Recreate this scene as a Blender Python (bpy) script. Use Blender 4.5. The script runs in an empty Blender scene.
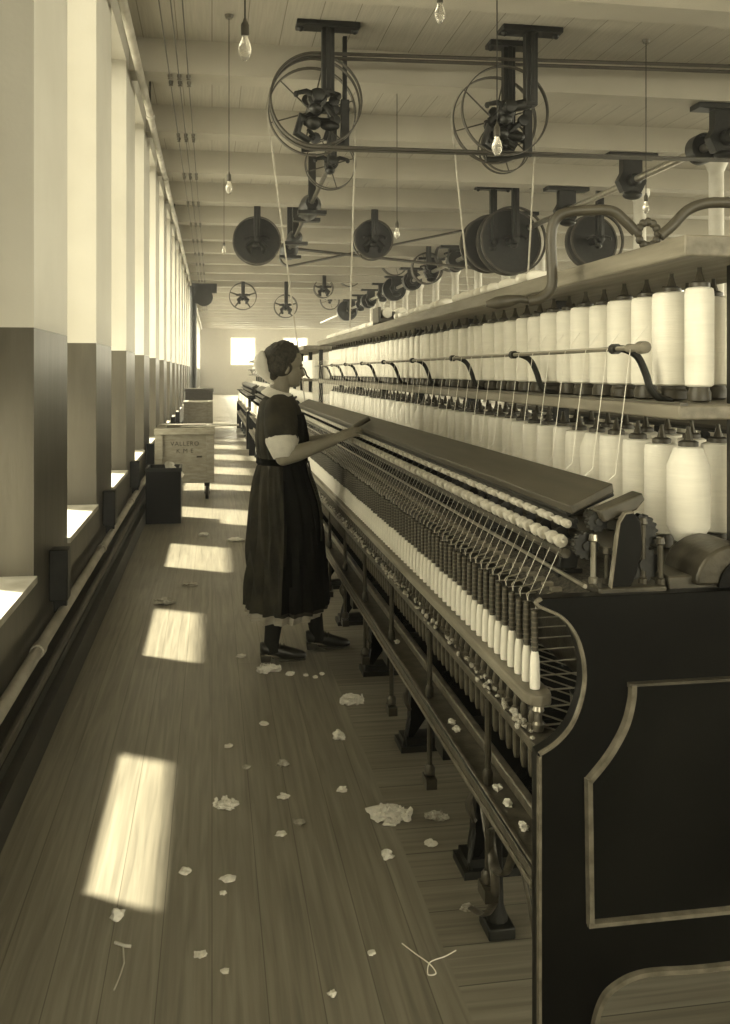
import bpy, bmesh, math, random
from mathutils import Vector, Matrix, noise
PI = math.pi
random.seed(11)
scn = bpy.context.scene
C = scn.collection

# ------------------------------------------------------------------ camera
F_PX, VX, VY, EYE = 930.0, 212.0, 372.0, 1.43
TH = math.atan((365 - VX) / F_PX)
CT, ST = math.cos(TH), math.sin(TH)
cam_d = bpy.data.cameras.new('camera')
cam_d.sensor_fit = 'HORIZONTAL'
cam_d.sensor_width = 36.0
cam_d.lens = F_PX / 730 * 36.0
cam_d.shift_y = -(512 - VY) / 730.0
cam_d.clip_end = 300
cam = bpy.data.objects.new('camera', cam_d)
C.objects.link(cam)
cam.location = (0, 0, EYE)
cam.rotation_euler = (PI / 2, 0, -TH)
scn.camera = cam


def at(px, py, d):
    """the point at distance d along the view axis that the photograph shows at px, py"""
    r = (px - 365) * d / F_PX
    return Vector((r * CT + d * ST, d * CT - r * ST, EYE - (py - VY) * d / F_PX))


def at_y(px, py, Y):
    """same, on the plane y = Y"""
    off = px - VX
    X = off * CT * Y / (F_PX / CT - ST * off)
    d = CT * Y + ST * X
    return Vector((X, Y, EYE - (py - VY) * d / F_PX))


# ------------------------------------------------------------------ materials
def sep(v):
    t = min(1.0, max(0.0, (v - 0.03) / 0.6))
    a, b = (1.0, 0.88, 0.62), (1.0, 0.965, 0.86)
    if v < 0.03:
        a = (1.0, 1.0, 0.80)
    return tuple(v * (a[i] + (b[i] - a[i]) * t) for i in range(3)) + (1.0,)


def mat(name, v, rough=0.6, metal=0.0, var=0.25, scale=8.0, bump=0.0, stretch=(1, 1, 1), spec=0.5, bscale=None, coat=0.0):
    m = bpy.data.materials.new(name)
    m.use_nodes = True
    nt = m.node_tree
    b = nt.nodes['Principled BSDF']
    tc = nt.nodes.new('ShaderNodeTexCoord')
    mp = nt.nodes.new('ShaderNodeMapping')
    mp.inputs['Scale'].default_value = stretch
    nt.links.new(tc.outputs['Object'], mp.inputs['Vector'])
    n = nt.nodes.new('ShaderNodeTexNoise')
    n.inputs['Scale'].default_value = scale
    n.inputs['Detail'].default_value = 5
    nt.links.new(mp.outputs[0], n.inputs['Vector'])
    r = nt.nodes.new('ShaderNodeValToRGB')
    r.color_ramp.elements[0].position = 0.3
    r.color_ramp.elements[1].position = 0.7
    r.color_ramp.elements[0].color = sep(v * (1 - var))
    r.color_ramp.elements[1].color = sep(min(0.95, v * (1 + var)))
    nt.links.new(n.outputs['Fac'], r.inputs['Fac'])
    nt.links.new(r.outputs['Color'], b.inputs['Base Color'])
    b.inputs['Roughness'].default_value = rough
    b.inputs['Metallic'].default_value = metal
    b.inputs['Specular IOR Level'].default_value = spec
    b.inputs['Coat Weight'].default_value = coat
    if bump:
        n2 = nt.nodes.new('ShaderNodeTexNoise')
        n2.inputs['Scale'].default_value = bscale or scale * 6
        n2.inputs['Detail'].default_value = 3
        nt.links.new(mp.outputs[0], n2.inputs['Vector'])
        bp = nt.nodes.new('ShaderNodeBump')
        bp.inputs['Strength'].default_value = bump
        bp.inputs['Distance'].default_value = 0.01
        nt.links.new(n2.outputs['Fac'], bp.inputs['Height'])
        nt.links.new(bp.outputs[0], b.inputs['Normal'])
    return m


M = {}
M['paint_light'] = mat('pale_wall_paint', 0.62, 0.55, var=0.06, scale=2.0, bump=0.08, bscale=40)
M['paint_dado'] = mat('dark_gloss_dado_paint', 0.085, 0.42, var=0.25, scale=3.0, stretch=(3, 3, 0.5), bump=0.12, bscale=14)
M['sill'] = mat('worn_white_sill_paint', 0.55, 0.6, var=0.2)
M['ceil_beam'] = mat('cream_beam_paint', 0.38, 0.6, var=0.08, scale=1.5)
M['base_dark'] = mat('dark_skirting_paint', 0.035, 0.5, var=0.3)
M['pipe_light'] = mat('pale_pipe_paint', 0.42, 0.4, var=0.3, scale=5)
M['pipe_dark'] = mat('dark_pipe_paint', 0.06, 0.45, var=0.3)
M['iron'] = mat('black_cast_iron', 0.013, 0.42, spec=0.4, var=0.4, scale=20, bump=0.08)
M['panel'] = mat('black_gloss_enamel', 0.004, 0.34, spec=0.16, var=0.7, scale=3, bump=0.05, bscale=25)
M['panel_rim'] = mat('worn_edge_iron', 0.17, 0.32, metal=0.35, var=0.4, scale=30)  # pale tone paints light on the panel bevels; also bright metal rail edges
M['iron_mid'] = mat('oily_grey_iron', 0.06, 0.38, metal=0.3, var=0.5, scale=15, bump=0.1)
M['rail'] = mat('worn_painted_rail', 0.09, 0.35, metal=0.2, var=0.5, scale=25, bump=0.1)
M['steel'] = mat('bright_worn_steel', 0.40, 0.28, metal=0.8, var=0.2, scale=20)
M['guide'] = mat('grey_wire', 0.22, 0.35, metal=0.5, var=0.3, scale=30)
M['net'] = mat('oily_lint_speckled_iron', 0.055, 0.6, var=0.9, scale=110, bump=0.5)
M['wood_dark'] = mat('dark_varnished_wood', 0.065, 0.38, var=0.3, scale=6, stretch=(6, 0.6, 6), bump=0.05)
M['wood_brown'] = mat('brown_wood', 0.20, 0.5, var=0.3, scale=6, stretch=(6, 0.6, 6), bump=0.08)
M['cotton'] = mat('white_cotton_roving', 0.86, 0.9, var=0.04, scale=10, bump=0.15, stretch=(1, 1, 12), bscale=30, spec=0.1)
M['yarn'] = mat('white_yarn', 0.82, 0.9, var=0.04, scale=60, spec=0.1)
M['lint'] = mat('fluffy_cotton_lint', 0.78, 1.0, var=0.12, scale=60, bump=0.4, spec=0.05)
M['lint_grey'] = mat('grey_dusty_lint', 0.48, 1.0, var=0.35, scale=60, bump=0.5, spec=0.05)
M['core'] = mat('dark_bobbin_wood', 0.06, 0.45, var=0.3, scale=30)
M['roller'] = mat('pale_leather_roller', 0.52, 0.55, var=0.25, scale=30)
M['belt'] = mat('dark_leather_belt', 0.05, 0.5, var=0.3, scale=12)
M['belt_pale'] = mat('pale_cotton_rope', 0.40, 0.8, var=0.2, scale=20)
M['cart'] = mat('weathered_pale_boards', 0.36, 0.7, var=0.2, scale=5, stretch=(2, 2, 8), bump=0.1)
M['paint_text'] = mat('stencil_black_paint', 0.05, 0.7)
M['dress'] = mat('dark_cotton_dress', 0.042, 0.85, var=0.35, scale=12, bump=0.2, spec=0.2)
M['apron'] = mat('black_apron_cloth', 0.007, 0.9, var=0.3, scale=12, bump=0.15, spec=0.1)
M['white_cloth'] = mat('white_cotton_cloth', 0.72, 0.9, var=0.1, scale=25, bump=0.3, spec=0.1)
M['kerchief'] = mat('white_linen', 0.82, 0.9, var=0.05, scale=30, bump=0.2)
M['skin'] = mat('skin', 0.28, 0.55, var=0.08, scale=20)
M['hair'] = mat('dark_hair', 0.045, 0.5, var=0.6, scale=60, bump=0.6, stretch=(1, 3, 1), bscale=120)
M['eye'] = mat('eye', 0.03, 0.2)
M['lips'] = mat('lips', 0.17, 0.5)
M['stocking'] = mat('black_stocking', 0.018, 0.8, spec=0.2)
M['shoe'] = mat('worn_black_leather', 0.022, 0.4, var=0.4, scale=20)
M['brick_col'] = mat('white_column_paint', 0.55, 0.5, var=0.1)
M['ceramic'] = mat('brown_insulator', 0.12, 0.3)
M['far_wall'] = mat('pale_far_wall_paint', 0.5, 0.6, var=0.05)
M['orange'] = mat('tan_leaf_scrap', 0.35, 0.8)


def ridged(name, v, n_per_m):
    """barrel with pale wound rings: bands along the height"""
    m = bpy.data.materials.new(name)
    m.use_nodes = True
    nt = m.node_tree
    b = nt.nodes['Principled BSDF']
    tc = nt.nodes.new('ShaderNodeTexCoord')
    w = nt.nodes.new('ShaderNodeTexWave')
    w.wave_type = 'BANDS'
    w.bands_direction = 'Z'
    w.inputs['Scale'].default_value = n_per_m
    w.inputs['Distortion'].default_value = 0.6
    nt.links.new(tc.outputs['Object'], w.inputs['Vector'])
    r = nt.nodes.new('ShaderNodeValToRGB')
    r.color_ramp.elements[0].position = 0.55
    r.color_ramp.elements[1].position = 0.95
    r.color_ramp.elements[0].color = sep(v)
    r.color_ramp.elements[1].color = sep(v * 2.3)
    nt.links.new(w.outputs['Fac'], r.inputs['Fac'])
    nt.links.new(r.outputs['Color'], b.inputs['Base Color'])
    b.inputs['Roughness'].default_value = 0.5
    return m


M['barrel'] = ridged('ridged_bobbin_wood', 0.055, 30)
M['hatch'] = ridged('ribbed_rod_metal', 0.16, 24)


def planks(name, v, width, length, along_y, rough=0.33, var=0.35, gap=0.004, gap_v=0.02, grain=0.22):
    m = bpy.data.materials.new(name)
    m.use_nodes = True
    nt = m.node_tree
    b = nt.nodes['Principled BSDF']
    tc = nt.nodes.new('ShaderNodeTexCoord')
    mp = nt.nodes.new('ShaderNodeMapping')
    if along_y:
        mp.inputs['Rotation'].default_value = (0, 0, PI / 2)
    nt.links.new(tc.outputs['Object'], mp.inputs['Vector'])
    br = nt.nodes.new('ShaderNodeTexBrick')
    br.offset = 0.37
    br.inputs['Scale'].default_value = 1.0
    br.inputs['Brick Width'].default_value = length
    br.inputs['Row Height'].default_value = width
    br.inputs['Mortar Size'].default_value = gap
    br.inputs['Mortar Smooth'].default_value = 0.3
    br.inputs['Color1'].default_value = sep(v * (1 - var * 0.5))
    br.inputs['Color2'].default_value = sep(v * (1 + var * 0.5))
    br.inputs['Mortar'].default_value = sep(gap_v)
    nt.links.new(mp.outputs[0], br.inputs['Vector'])
    mp2 = nt.nodes.new('ShaderNodeMapping')
    mp2.inputs['Scale'].default_value = (1.2, 30, 1)
    nt.links.new(mp.outputs[0], mp2.inputs['Vector'])
    n = nt.nodes.new('ShaderNodeTexNoise')
    n.inputs['Scale'].default_value = 1.6
    n.inputs['Detail'].default_value = 6
    n.inputs['Distortion'].default_value = 0.6
    nt.links.new(mp2.outputs[0], n.inputs['Vector'])
    n3 = nt.nodes.new('ShaderNodeTexNoise')
    n3.inputs['Scale'].default_value = 1.3
    n3.inputs['Detail'].default_value = 4
    nt.links.new(tc.outputs['Object'], n3.inputs['Vector'])
    mul = nt.nodes.new('ShaderNodeMix')
    mul.data_type = 'RGBA'
    mul.blend_type = 'MULTIPLY'
    mul.inputs['Factor'].default_value = 1.0
    ra = nt.nodes.new('ShaderNodeValToRGB')
    ra.color_ramp.elements[0].position = 0.3
    ra.color_ramp.elements[1].position = 0.75
    ra.color_ramp.elements[0].color = (1 - grain, 1 - grain, 1 - grain, 1)
    ra.color_ramp.elements[1].color = (1 + grain * 0.6, 1 + grain * 0.6, 1 + grain * 0.6, 1)
    nt.links.new(n.outputs['Fac'], ra.inputs['Fac'])
    nt.links.new(br.outputs['Color'], mul.inputs['A'])
    nt.links.new(ra.outputs['Color'], mul.inputs['B'])
    nt.links.new(mul.outputs['Result'], b.inputs['Base Color'])
    rr = nt.nodes.new('ShaderNodeMapRange')
    rr.inputs['To Min'].default_value = rough - 0.08
    rr.inputs['To Max'].default_value = rough + 0.2
    nt.links.new(n3.outputs['Fac'], rr.inputs['Value'])
    nt.links.new(rr.outputs[0], b.inputs['Roughness'])
    bp = nt.nodes.new('ShaderNodeBump')
    bp.inputs['Strength'].default_value = 0.12
    bp.inputs['Distance'].default_value = 0.01
    nt.links.new(n.outputs['Fac'], bp.inputs['Height'])
    nt.links.new(bp.outputs[0], b.inputs['Normal'])
    return m


M['floor_y'] = planks('worn_aisle_floorboards', 0.25, 0.125, 4.6, True, rough=0.32, var=0.14, gap=0.0013, gap_v=0.11, grain=0.34)
M['floor_x'] = planks('worn_cross_floorboards', 0.25, 0.15, 2.6, False, rough=0.38, var=0.2, gap=0.002, gap_v=0.07, grain=0.34)
M['ceil'] = planks('cream_ceiling_boards', 0.40, 0.31, 30, True, rough=0.6, var=0.06, gap=0.004, gap_v=0.16, grain=0.12)


def glass_mat():
    m = bpy.data.materials.new('window_glass')
    m.use_nodes = True
    nt = m.node_tree
    nt.nodes.clear()
    o = nt.nodes.new('ShaderNodeOutputMaterial')
    t = nt.nodes.new('ShaderNodeBsdfTransparent')
    g = nt.nodes.new('ShaderNodeBsdfGlossy')
    g.inputs['Roughness'].default_value = 0.03
    x = nt.nodes.new('ShaderNodeMixShader')
    x.inputs[0].default_value = 0.07
    nt.links.new(t.outputs[0], x.inputs[1])
    nt.links.new(g.outputs[0], x.inputs[2])
    nt.links.new(x.outputs[0], o.inputs[0])
    return m


def blind_mat():
    m = bpy.data.materials.new('white_blind_cloth')
    m.use_nodes = True
    nt = m.node_tree
    nt.nodes.clear()
    o = nt.nodes.new('ShaderNodeOutputMaterial')
    t = nt.nodes.new('ShaderNodeBsdfTranslucent')
    g = nt.nodes.new('ShaderNodeBsdfDiffuse')
    t.inputs[0].default_value = sep(0.6)
    g.inputs[0].default_value = sep(0.7)
    x = nt.nodes.new('ShaderNodeMixShader')
    x.inputs[0].default_value = 0.6
    nt.links.new(t.outputs[0], x.inputs[1])
    nt.links.new(g.outputs[0], x.inputs[2])
    nt.links.new(x.outputs[0], o.inputs[0])
    return m


M['glass'] = glass_mat()
M['blind'] = blind_mat()
M['blind_dark'] = mat('dark_drawn_blind_cloth', 0.10, 0.9)  # opaque blind added to keep daylight off the nearest reveal
bulb = mat('clear_bulb_glass', 0.8, 0.08, var=0.02)
bulb.node_tree.nodes['Principled BSDF'].inputs['Transmission Weight'].default_value = 0.75
M['bulb'] = bulb


# ------------------------------------------------------------------ mesh helpers
class MB:
    def __init__(s):
        s.v, s.f, s.mi = [], [], []
        s.cur = 0

    def add(s, vs, fs):
        o = len(s.v)
        s.v += [tuple(p) for p in vs]
        s.f += [tuple(i + o for i in f) for f in fs]
        s.mi += [s.cur] * len(fs)
        return s

    def box(s, x0, x1, y0, y1, z0, z1):
        if x0 > x1: x0, x1 = x1, x0
        if y0 > y1: y0, y1 = y1, y0
        if z0 > z1: z0, z1 = z1, z0
        return s.add([(x, y, z) for z in (z0, z1) for y in (y0, y1) for x in (x0, x1)],
                     [(0, 2, 3, 1), (4, 5, 7, 6), (0, 1, 5, 4), (2, 6, 7, 3), (0, 4, 6, 2), (1, 3, 7, 5)])

    def loft(s, rings, cap=True, closed=True):
        n = len(rings[0])
        vs = [p for r in rings for p in r]
        fs = []
        for k in range(len(rings) - 1):
            for i in range(n if closed else n - 1):
                j = (i + 1) % n
                fs.append((k * n + i, k * n + j, (k + 1) * n + j, (k + 1) * n + i))
        if cap:
            fs.append(tuple(reversed(range(n))))
            fs.append(tuple((len(rings) - 1) * n + i for i in range(n)))
        return s.add(vs, fs)

    def tube(s, pts, r, n=10, cap=True, flat=None):
        pts = [Vector(p) for p in pts]
        rs = r if isinstance(r, (list, tuple)) else [r] * len(pts)
        rings = []
        t0 = (pts[1] - pts[0]).normalized()
        ref = Vector((0, 0, 1)) if abs(t0.z) < 0.9 else Vector((1, 0, 0))
        u = t0.cross(ref).normalized()
        for i, p in enumerate(pts):
            if i == 0: t = pts[1] - pts[0]
            elif i == len(pts) - 1: t = pts[-1] - pts[-2]
            else: t = (pts[i + 1] - p).normalized() + (p - pts[i - 1]).normalized()
            t = t.normalized()
            u = (u - t * u.dot(t)).normalized()
            w = t.cross(u)
            a, b = (rs[i], rs[i]) if flat is None else (rs[i] * flat[0], rs[i] * flat[1])
            rings.append([p + u * (a * math.cos(2 * PI * k / n)) + w * (b * math.sin(2 * PI * k / n)) for k in range(n)])
        return s.loft(rings, cap)

    def lathe(s, prof, c=(0, 0, 0), axis='z', n=16, cap=True):
        rings = []
        for r, z in prof:
            ring = []
            for k in range(n):
                a = 2 * PI * k / n
                x, y = r * math.cos(a), r * math.sin(a)
                q = {'z': (x, y, z), 'y': (x, z, -y), 'x': (z, x, y)}[axis]
                ring.append((c[0] + q[0], c[1] + q[1], c[2] + q[2]))
            rings.append(ring)
        return s.loft(rings, cap)

    def ring(s, c, R, w, t, n=40, axis='y'):
        """flat hoop, width w along the axis, thickness t"""
        prof = [(R - t, 0), (R, 0), (R, w), (R - t, w), (R - t, 0)]
        return s.lathe([(r, z) for r, z in prof], c, axis, n, cap=False)

    def prism(s, poly, y0, y1):
        """polygon in x, z pushed from y0 to y1"""
        n = len(poly)
        vs = [(x, y0, z) for x, z in poly] + [(x, y1, z) for x, z in poly]
        fs = [tuple(range(n)), tuple(reversed(range(n, 2 * n)))]
        fs += [(i, i + n, (i + 1) % n + n, (i + 1) % n) for i in range(n)]
        return s.add(vs, fs)

    def prism_x(s, poly, x0, x1):
        n = len(poly)
        vs = [(x0, y, z) for y, z in poly] + [(x1, y, z) for y, z in poly]
        fs = [tuple(range(n)), tuple(reversed(range(n, 2 * n)))]
        fs += [(i, i + n, (i + 1) % n + n, (i + 1) % n) for i in range(n)]
        return s.add(vs, fs)

    def ell(s, c, r, nu=20, nv=12, rot=None):
        rings = []
        c = Vector(c)
        for i in range(nv + 1):
            a = -PI / 2 + PI * i / nv
            a = max(-PI / 2 + 0.02, min(PI / 2 - 0.02, a))
            ring = []
            for k in range(nu):
                b = 2 * PI * k / nu
                p = Vector((r[0] * math.cos(a) * math.cos(b), r[1] * math.cos(a) * math.sin(b), r[2] * math.sin(a)))
                if rot is not None: p = rot @ p
                ring.append(c + p)
            rings.append(ring)
        return s.loft(rings)

    def mesh(s, name, mats, origin=(0, 0, 0), smooth=35):
        me = bpy.data.meshes.new(name)
        ox, oy, oz = origin
        me.from_pydata([(x - ox, y - oy, z - oz) for x, y, z in s.v], [], s.f)
        for m in (mats if isinstance(mats, (list, tuple)) else [mats]):
            me.materials.append(m)
        if any(s.mi):
            me.polygons.foreach_set('material_index', s.mi)
        bm = bmesh.new()
        bm.from_mesh(me)
        bmesh.ops.recalc_face_normals(bm, faces=bm.faces)
        bm.to_mesh(me)
        bm.free()
        if smooth:
            me.shade_smooth()
            me.set_sharp_from_angle(angle=math.radians(smooth))
        me.update()
        return me

    def build(s, name, mats, parent=None, origin=(0, 0, 0), bevel=0, smooth=35):
        return put(name, s.mesh(name, mats, origin, smooth), parent, origin, bevel)


def root_loc(o):
    v = Vector((0, 0, 0))
    while o is not None:
        v = v + o.location
        o = o.parent
    return v


def put(name, me, parent=None, loc=(0, 0, 0), bevel=0):
    o = bpy.data.objects.new(name, me)
    C.objects.link(o)
    if parent is not None:
        o.parent = parent
        o.location = Vector(loc) - root_loc(parent)
    else:
        o.location = loc
    if bevel:
        b = o.modifiers.new('bevel', 'BEVEL')
        b.width = bevel
        b.segments = 2
        b.limit_method = 'ANGLE'
    return o


def tag(o, label, cat, group=None):
    o['label'] = label
    o['category'] = cat
    if group: o['group'] = group
    return o


def thing(name, label, cat, loc=(0, 0, 0), group=None):
    o = bpy.data.objects.new(name, None)
    C.objects.link(o)
    o.empty_display_size = 0.05
    o.location = loc
    return tag(o, label, cat, group)


def struct(o):
    o['kind'] = 'structure'
    return o


def stuff(o):
    o['kind'] = 'stuff'
    return o


def kids(o):
    return list(o.children)


def copy_tree(o, parent=None, skip=()):
    c = o.copy()
    C.objects.link(c)
    if parent is not None:
        c.parent = parent
    for ch in kids(o):
        if ch.name.split('.')[0] not in skip:
            copy_tree(ch, c, skip)
    return c


ONES = ['', 'first', 'second', 'third', 'fourth', 'fifth', 'sixth', 'seventh', 'eighth', 'ninth', 'tenth', 'eleventh', 'twelfth',
        'thirteenth', 'fourteenth', 'fifteenth', 'sixteenth', 'seventeenth', 'eighteenth', 'nineteenth']
TENS = ['', '', 'twenty', 'thirty', 'forty', 'fifty', 'sixty', 'seventy', 'eighty', 'ninety']
TENTH = ['', '', 'twentieth', 'thirtieth', 'fortieth', 'fiftieth', 'sixtieth', 'seventieth', 'eightieth', 'ninetieth']


def nth(n):
    if n >= 100:
        return 'hundredth' if n == 100 else 'hundred-and-' + nth(n - 100)
    if n < 20: return ONES[n]
    return TENTH[n // 10] if n % 10 == 0 else TENS[n // 10] + '-' + ONES[n % 10]


# ------------------------------------------------------------------ the room
CEIL, XW, PITCH = 4.5, -0.75, 2.17
YB, YF, XR = -9.0, 60.0, 13.2
SILL, HEAD, DADO, DEPTH = 0.56, 4.2, 1.62, 0.36
PIER0 = 4.145            # far corner... start of the first pier seen, window before it
PW = 0.93
bays = range(-6, 26)


def wall_left():
    m = MB()
    xo = XW - DEPTH - 0.1
    m.cur = 1
    m.box(xo, XW, YB, YF, 0, SILL - 0.03)
    m.cur = 0
    m.box(xo, XW, YB, YF, HEAD, CEIL)
    for k in bays:
        y0 = PIER0 + k * PITCH
        y1 = y0 + PW
        if k == bays[0]: y0 = YB
        if k == bays[-1]: y1 = YF
        m.cur = 1
        m.box(xo, XW, y0, y1, SILL - 0.03, DADO)
        m.cur = 0
        m.box(xo, XW, y0, y1, DADO, HEAD)
    return struct(m.build('wall_left', [M['paint_light'], M['paint_dado']], smooth=0))


wall_left()

fl = MB()
SEAM = 0.567
fl.box(-1.2, SEAM, YB, YF, -0.06, 0)
fl.cur = 1
fl.box(SEAM, XR, YB, YF, -0.06, 0)
struct(fl.build('floor', [M['floor_y'], M['floor_x']], smooth=0))
cl = MB()
cl.box(-1.2, XR, YB, YF, CEIL, CEIL + 0.1)
struct(cl.build('ceiling', M['ceil'], smooth=0))
BEAM0 = 8.75
bn = 0
for k in range(-7, 24):
    y = BEAM0 + k * PITCH
    if y < YB or y > YF - 0.5: continue
    b = MB()
    b.box(XW, XR, y, y + 0.30, 4.19, CEIL)
    bn += 1
    struct(b.build('trim_%d' % bn, M['ceil_beam'], smooth=0))
wr = MB()
for k in range(0, 16):
    y = YB + k * 4.34
    wr.box(XR, XR + 0.3, y, min(YF, y + 1.2), 0, CEIL)
wr.box(XR, XR + 0.3, YB, YF, 0, 0.9)
wr.box(XR, XR + 0.3, YB, YF, 4.2, CEIL)
struct(wr.build('wall_right', M['paint_light'], smooth=0))
wb = MB()
bw = [(0.2, 1.8), (3.2, 4.8), (6.2, 7.8), (9.2, 10.8)]  # openings added for the fill lamps behind the camera
wb.box(-1.2, XR, YB - 0.2, YB, 0, 1.1)
wb.box(-1.2, XR, YB - 0.2, YB, 4.0, CEIL)
xs = [-1.2] + [q for w in bw for q in w] + [XR]
for i in range(0, len(xs), 2):
    wb.box(xs[i], xs[i + 1], YB - 0.2, YB, 1.1, 4.0)
struct(wb.build('wall_back', M['paint_light'], smooth=0))
wf = MB()
fw = [(1.15, 2.75, 1.85, 3.65), (4.5, 6.1, 1.85, 3.65), (8.0, 9.6, 1.85, 3.65)]
wf.box(-1.2, XR, YF, YF + 0.3, 0, 1.85)
wf.box(-1.2, XR, YF, YF + 0.3, 3.65, CEIL)
xs = [-1.2] + [q for w in fw for q in w[:2]] + [XR]
for i in range(0, len(xs), 2):
    wf.box(xs[i], xs[i + 1], YF, YF + 0.3, 1.85, 3.65)
struct(wf.build('wall_front', M['far_wall'], smooth=0))
sk = MB()
sk.box(XW, -0.62, YB, YF, 0, 0.13)
sk.box(XW, -0.66, YB, YF, 0.13, 0.17)
struct(sk.build('baseboard_left', M['base_dark'], smooth=0))

# windows in the left wall: sill, frame, glass, blind
proto = None
wn = 0
for k in list(bays)[:-1]:
    y0 = PIER0 + k * PITCH + PW
    y1 = PIER0 + (k + 1) * PITCH
    wn += 1
    if proto is None:
        proto = bpy.data.objects.new('window_1', None)
        C.objects.link(proto)
        proto.location = (XW, y0, SILL)
        struct(proto)
        W = y1 - y0
        o = (XW, y0, SILL)
        m = MB()
        m.box(XW - DEPTH - 0.05, XW + 0.015, y0, y1, SILL - 0.03, SILL)
        m.build('sill', M['sill'], proto, o)
        m = MB()
        xg = XW - DEPTH
        for a, b in ((y0, y0 + 0.05), (y1 - 0.05, y1)):
            m.box(xg - 0.04, xg + 0.03, a, b, SILL, HEAD)
        for a, b in ((SILL, SILL + 0.04), (2.36, 2.42), (HEAD - 0.05, HEAD)):
            m.box(xg - 0.04, xg + 0.03, y0 + 0.05, y1 - 0.05, a, b)
        m.box(xg - 0.02, xg + 0.015, (y0 + y1) / 2 - 0.012, (y0 + y1) / 2 + 0.012, 2.42, HEAD - 0.05)
        for z in (3.0, 3.6):
            m.box(xg - 0.02, xg + 0.015, y0 + 0.05, y1 - 0.05, z, z + 0.025)
        m.build('window_frame', M['paint_light'], proto, o, smooth=0)
        m = MB()
        m.box(xg - 0.008, xg - 0.002, y0 + 0.05, y1 - 0.05, SILL + 0.04, HEAD - 0.05)
        m.build('pane', M['glass'], proto, o, smooth=0)
        blind_root = proto
    else:
        w = copy_tree(proto, None, ('roller_blind',))
        w.name = 'window_%d' % wn
        w.location = (XW, y0, SILL)
        blind_root = w
    zb_ = {-1: 1.30, 0: 1.42, 1: 1.68, 2: 2.25, 3: 3.1}.get(k, 1.40 if k < 0 else 3.6)
    m = MB()
    m.box(XW - DEPTH + 0.032, XW - DEPTH + 0.035, y0 + 0.02, y1 - 0.02, zb_ + 0.02, HEAD - 0.02)
    m.box(XW - DEPTH + 0.028, XW - DEPTH + 0.04, y0 + 0.02, y1 - 0.02, zb_, zb_ + 0.02)
    m.build('roller_blind', M['blind_dark'] if k == -1 else M['blind'], blind_root, (XW, y0, SILL), smooth=0)
for w in fw:
    wn += 1
    g = MB()
    g.box(w[0], w[1], YF + 0.1, YF + 0.11, w[2], w[3])
    e = bpy.data.objects.new('window_%d' % wn, None)
    C.objects.link(e)
    e.location = (w[0], YF, w[2])
    struct(e)
    g.build('pane', M['glass'], e, (w[0], YF, w[2]), smooth=0)
    g = MB()
    for a in (w[0], w[1] - 0.06):
        g.box(a, a + 0.06, YF + 0.08, YF + 0.13, w[2], w[3])
    for a in (w[2], w[3] - 0.06):
        g.box(w[0], w[1], YF + 0.085, YF + 0.125, a, a + 0.06)
    g.build('window_frame', M['paint_light'], e, (w[0], YF, w[2]), smooth=0)

# ------------------------------------------------------------------ wall pipes
m = MB()
m.tube([(-0.69, YB + 0.1, 0.31), (-0.69, 10.45, 0.31)], 0.024, 12)
for k in range(-5, 3):
    y = PIER0 + 1.9 + k * PITCH
    m.tube([(-0.69, y, 0.31), (-0.69, y + 0.07, 0.31)], 0.030, 12)
t = thing('heating_pipe', 'pale steam pipe running low along the window wall', 'pipe', (-0.69, 0, 0.31))
m.build('pipe', M['pipe_light'], t)
m = MB()
m.tube([(-0.655, YB + 0.1, 0.225), (-0.655, 12, 0.225)], 0.017, 10)
tag(m.build('return_pipe', M['pipe_dark']), 'thin dark pipe running just below the pale steam pipe', 'pipe')
for k in range(-2, 8):
    yc = PIER0 + PW / 2 - 0.1 + k * PITCH
    h = MB()
    h.box(XW, -0.665, yc, yc + 0.10, 0.36, 0.60)
    h.box(-0.735, -0.675, yc + 0.03, yc + 0.07, 0.30, 0.36)
    if k >= 0:
        lab = nth(k + 1) + ' dark iron pipe bracket from the left foreground, on a wall pier'
    else:
        lab = 'dark iron pipe bracket on a wall pier left of the frame'
    if k < 0: continue
    tag(h.build('pipe_bracket', M['iron'], bevel=0.006), lab, 'bracket', 'pipe brackets along the window wall')
m = MB()
m.tube([(-0.645, YB + 0.1, 4.14), (-0.645, YF - 0.2, 4.14)], 0.036, 12)
t = thing('sprinkler_pipe', 'long pale pipe running under the ceiling above the windows', 'pipe', (-0.645, 0, 4.14))
m.build('pipe', M['pipe_light'], t)
for k in range(0, 14):
    y = BEAM0 + 1.25 + k * 2.17 * 1.5
    m = MB()
    m.tube([(-0.645, y, 4.14), (-0.645, y + 0.12, 4.14)], 0.047, 12)
    m.build('coupling', M['pipe_light'], t)
    m = MB()
    m.tube([(-0.645, y + 0.06, 4.14), (-0.645, y + 0.06, CEIL)], 0.012, 6)
    m.build('pipe_hanger', M['iron_mid'], t)

# dark vertical chase by the wall far down
p0 = at(192, 372, 29.0)
m = MB()
m.box(-0.74, -0.56, p0.y, p0.y + 0.2, 0, 4.19)
t = thing('riser_pipe', 'dark upright riser against the window wall behind the carts', 'pipe', (-0.65, p0.y + 0.1, 0))
m2 = MB()
m2.lathe([(0.11, 0), (0.11, 4.19)], (-0.58, p0.y, 0), 'z', 14)
m2.lathe([(0.16, 0), (0.16, 0.08), (0.11, 0.12)], (-0.58, p0.y, 0), 'z', 14)
m2.build('pipe', M['iron'], t)
m2 = MB()
m2.box(-0.66, 0.15, p0.y - 0.1, p0.y + 0.15, 3.9, 4.19)
m2.box(-0.55, -0.2, p0.y - 0.18, p0.y - 0.1, 3.55, 3.9)
m2.lathe([(0.05, 0), (0.28, 0.02), (0.28, 0.12), (0.05, 0.14)], (-0.25, p0.y - 0.25, 3.75), 'y', 18)
m2.build('wall_bracket', M['iron'], t)

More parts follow.
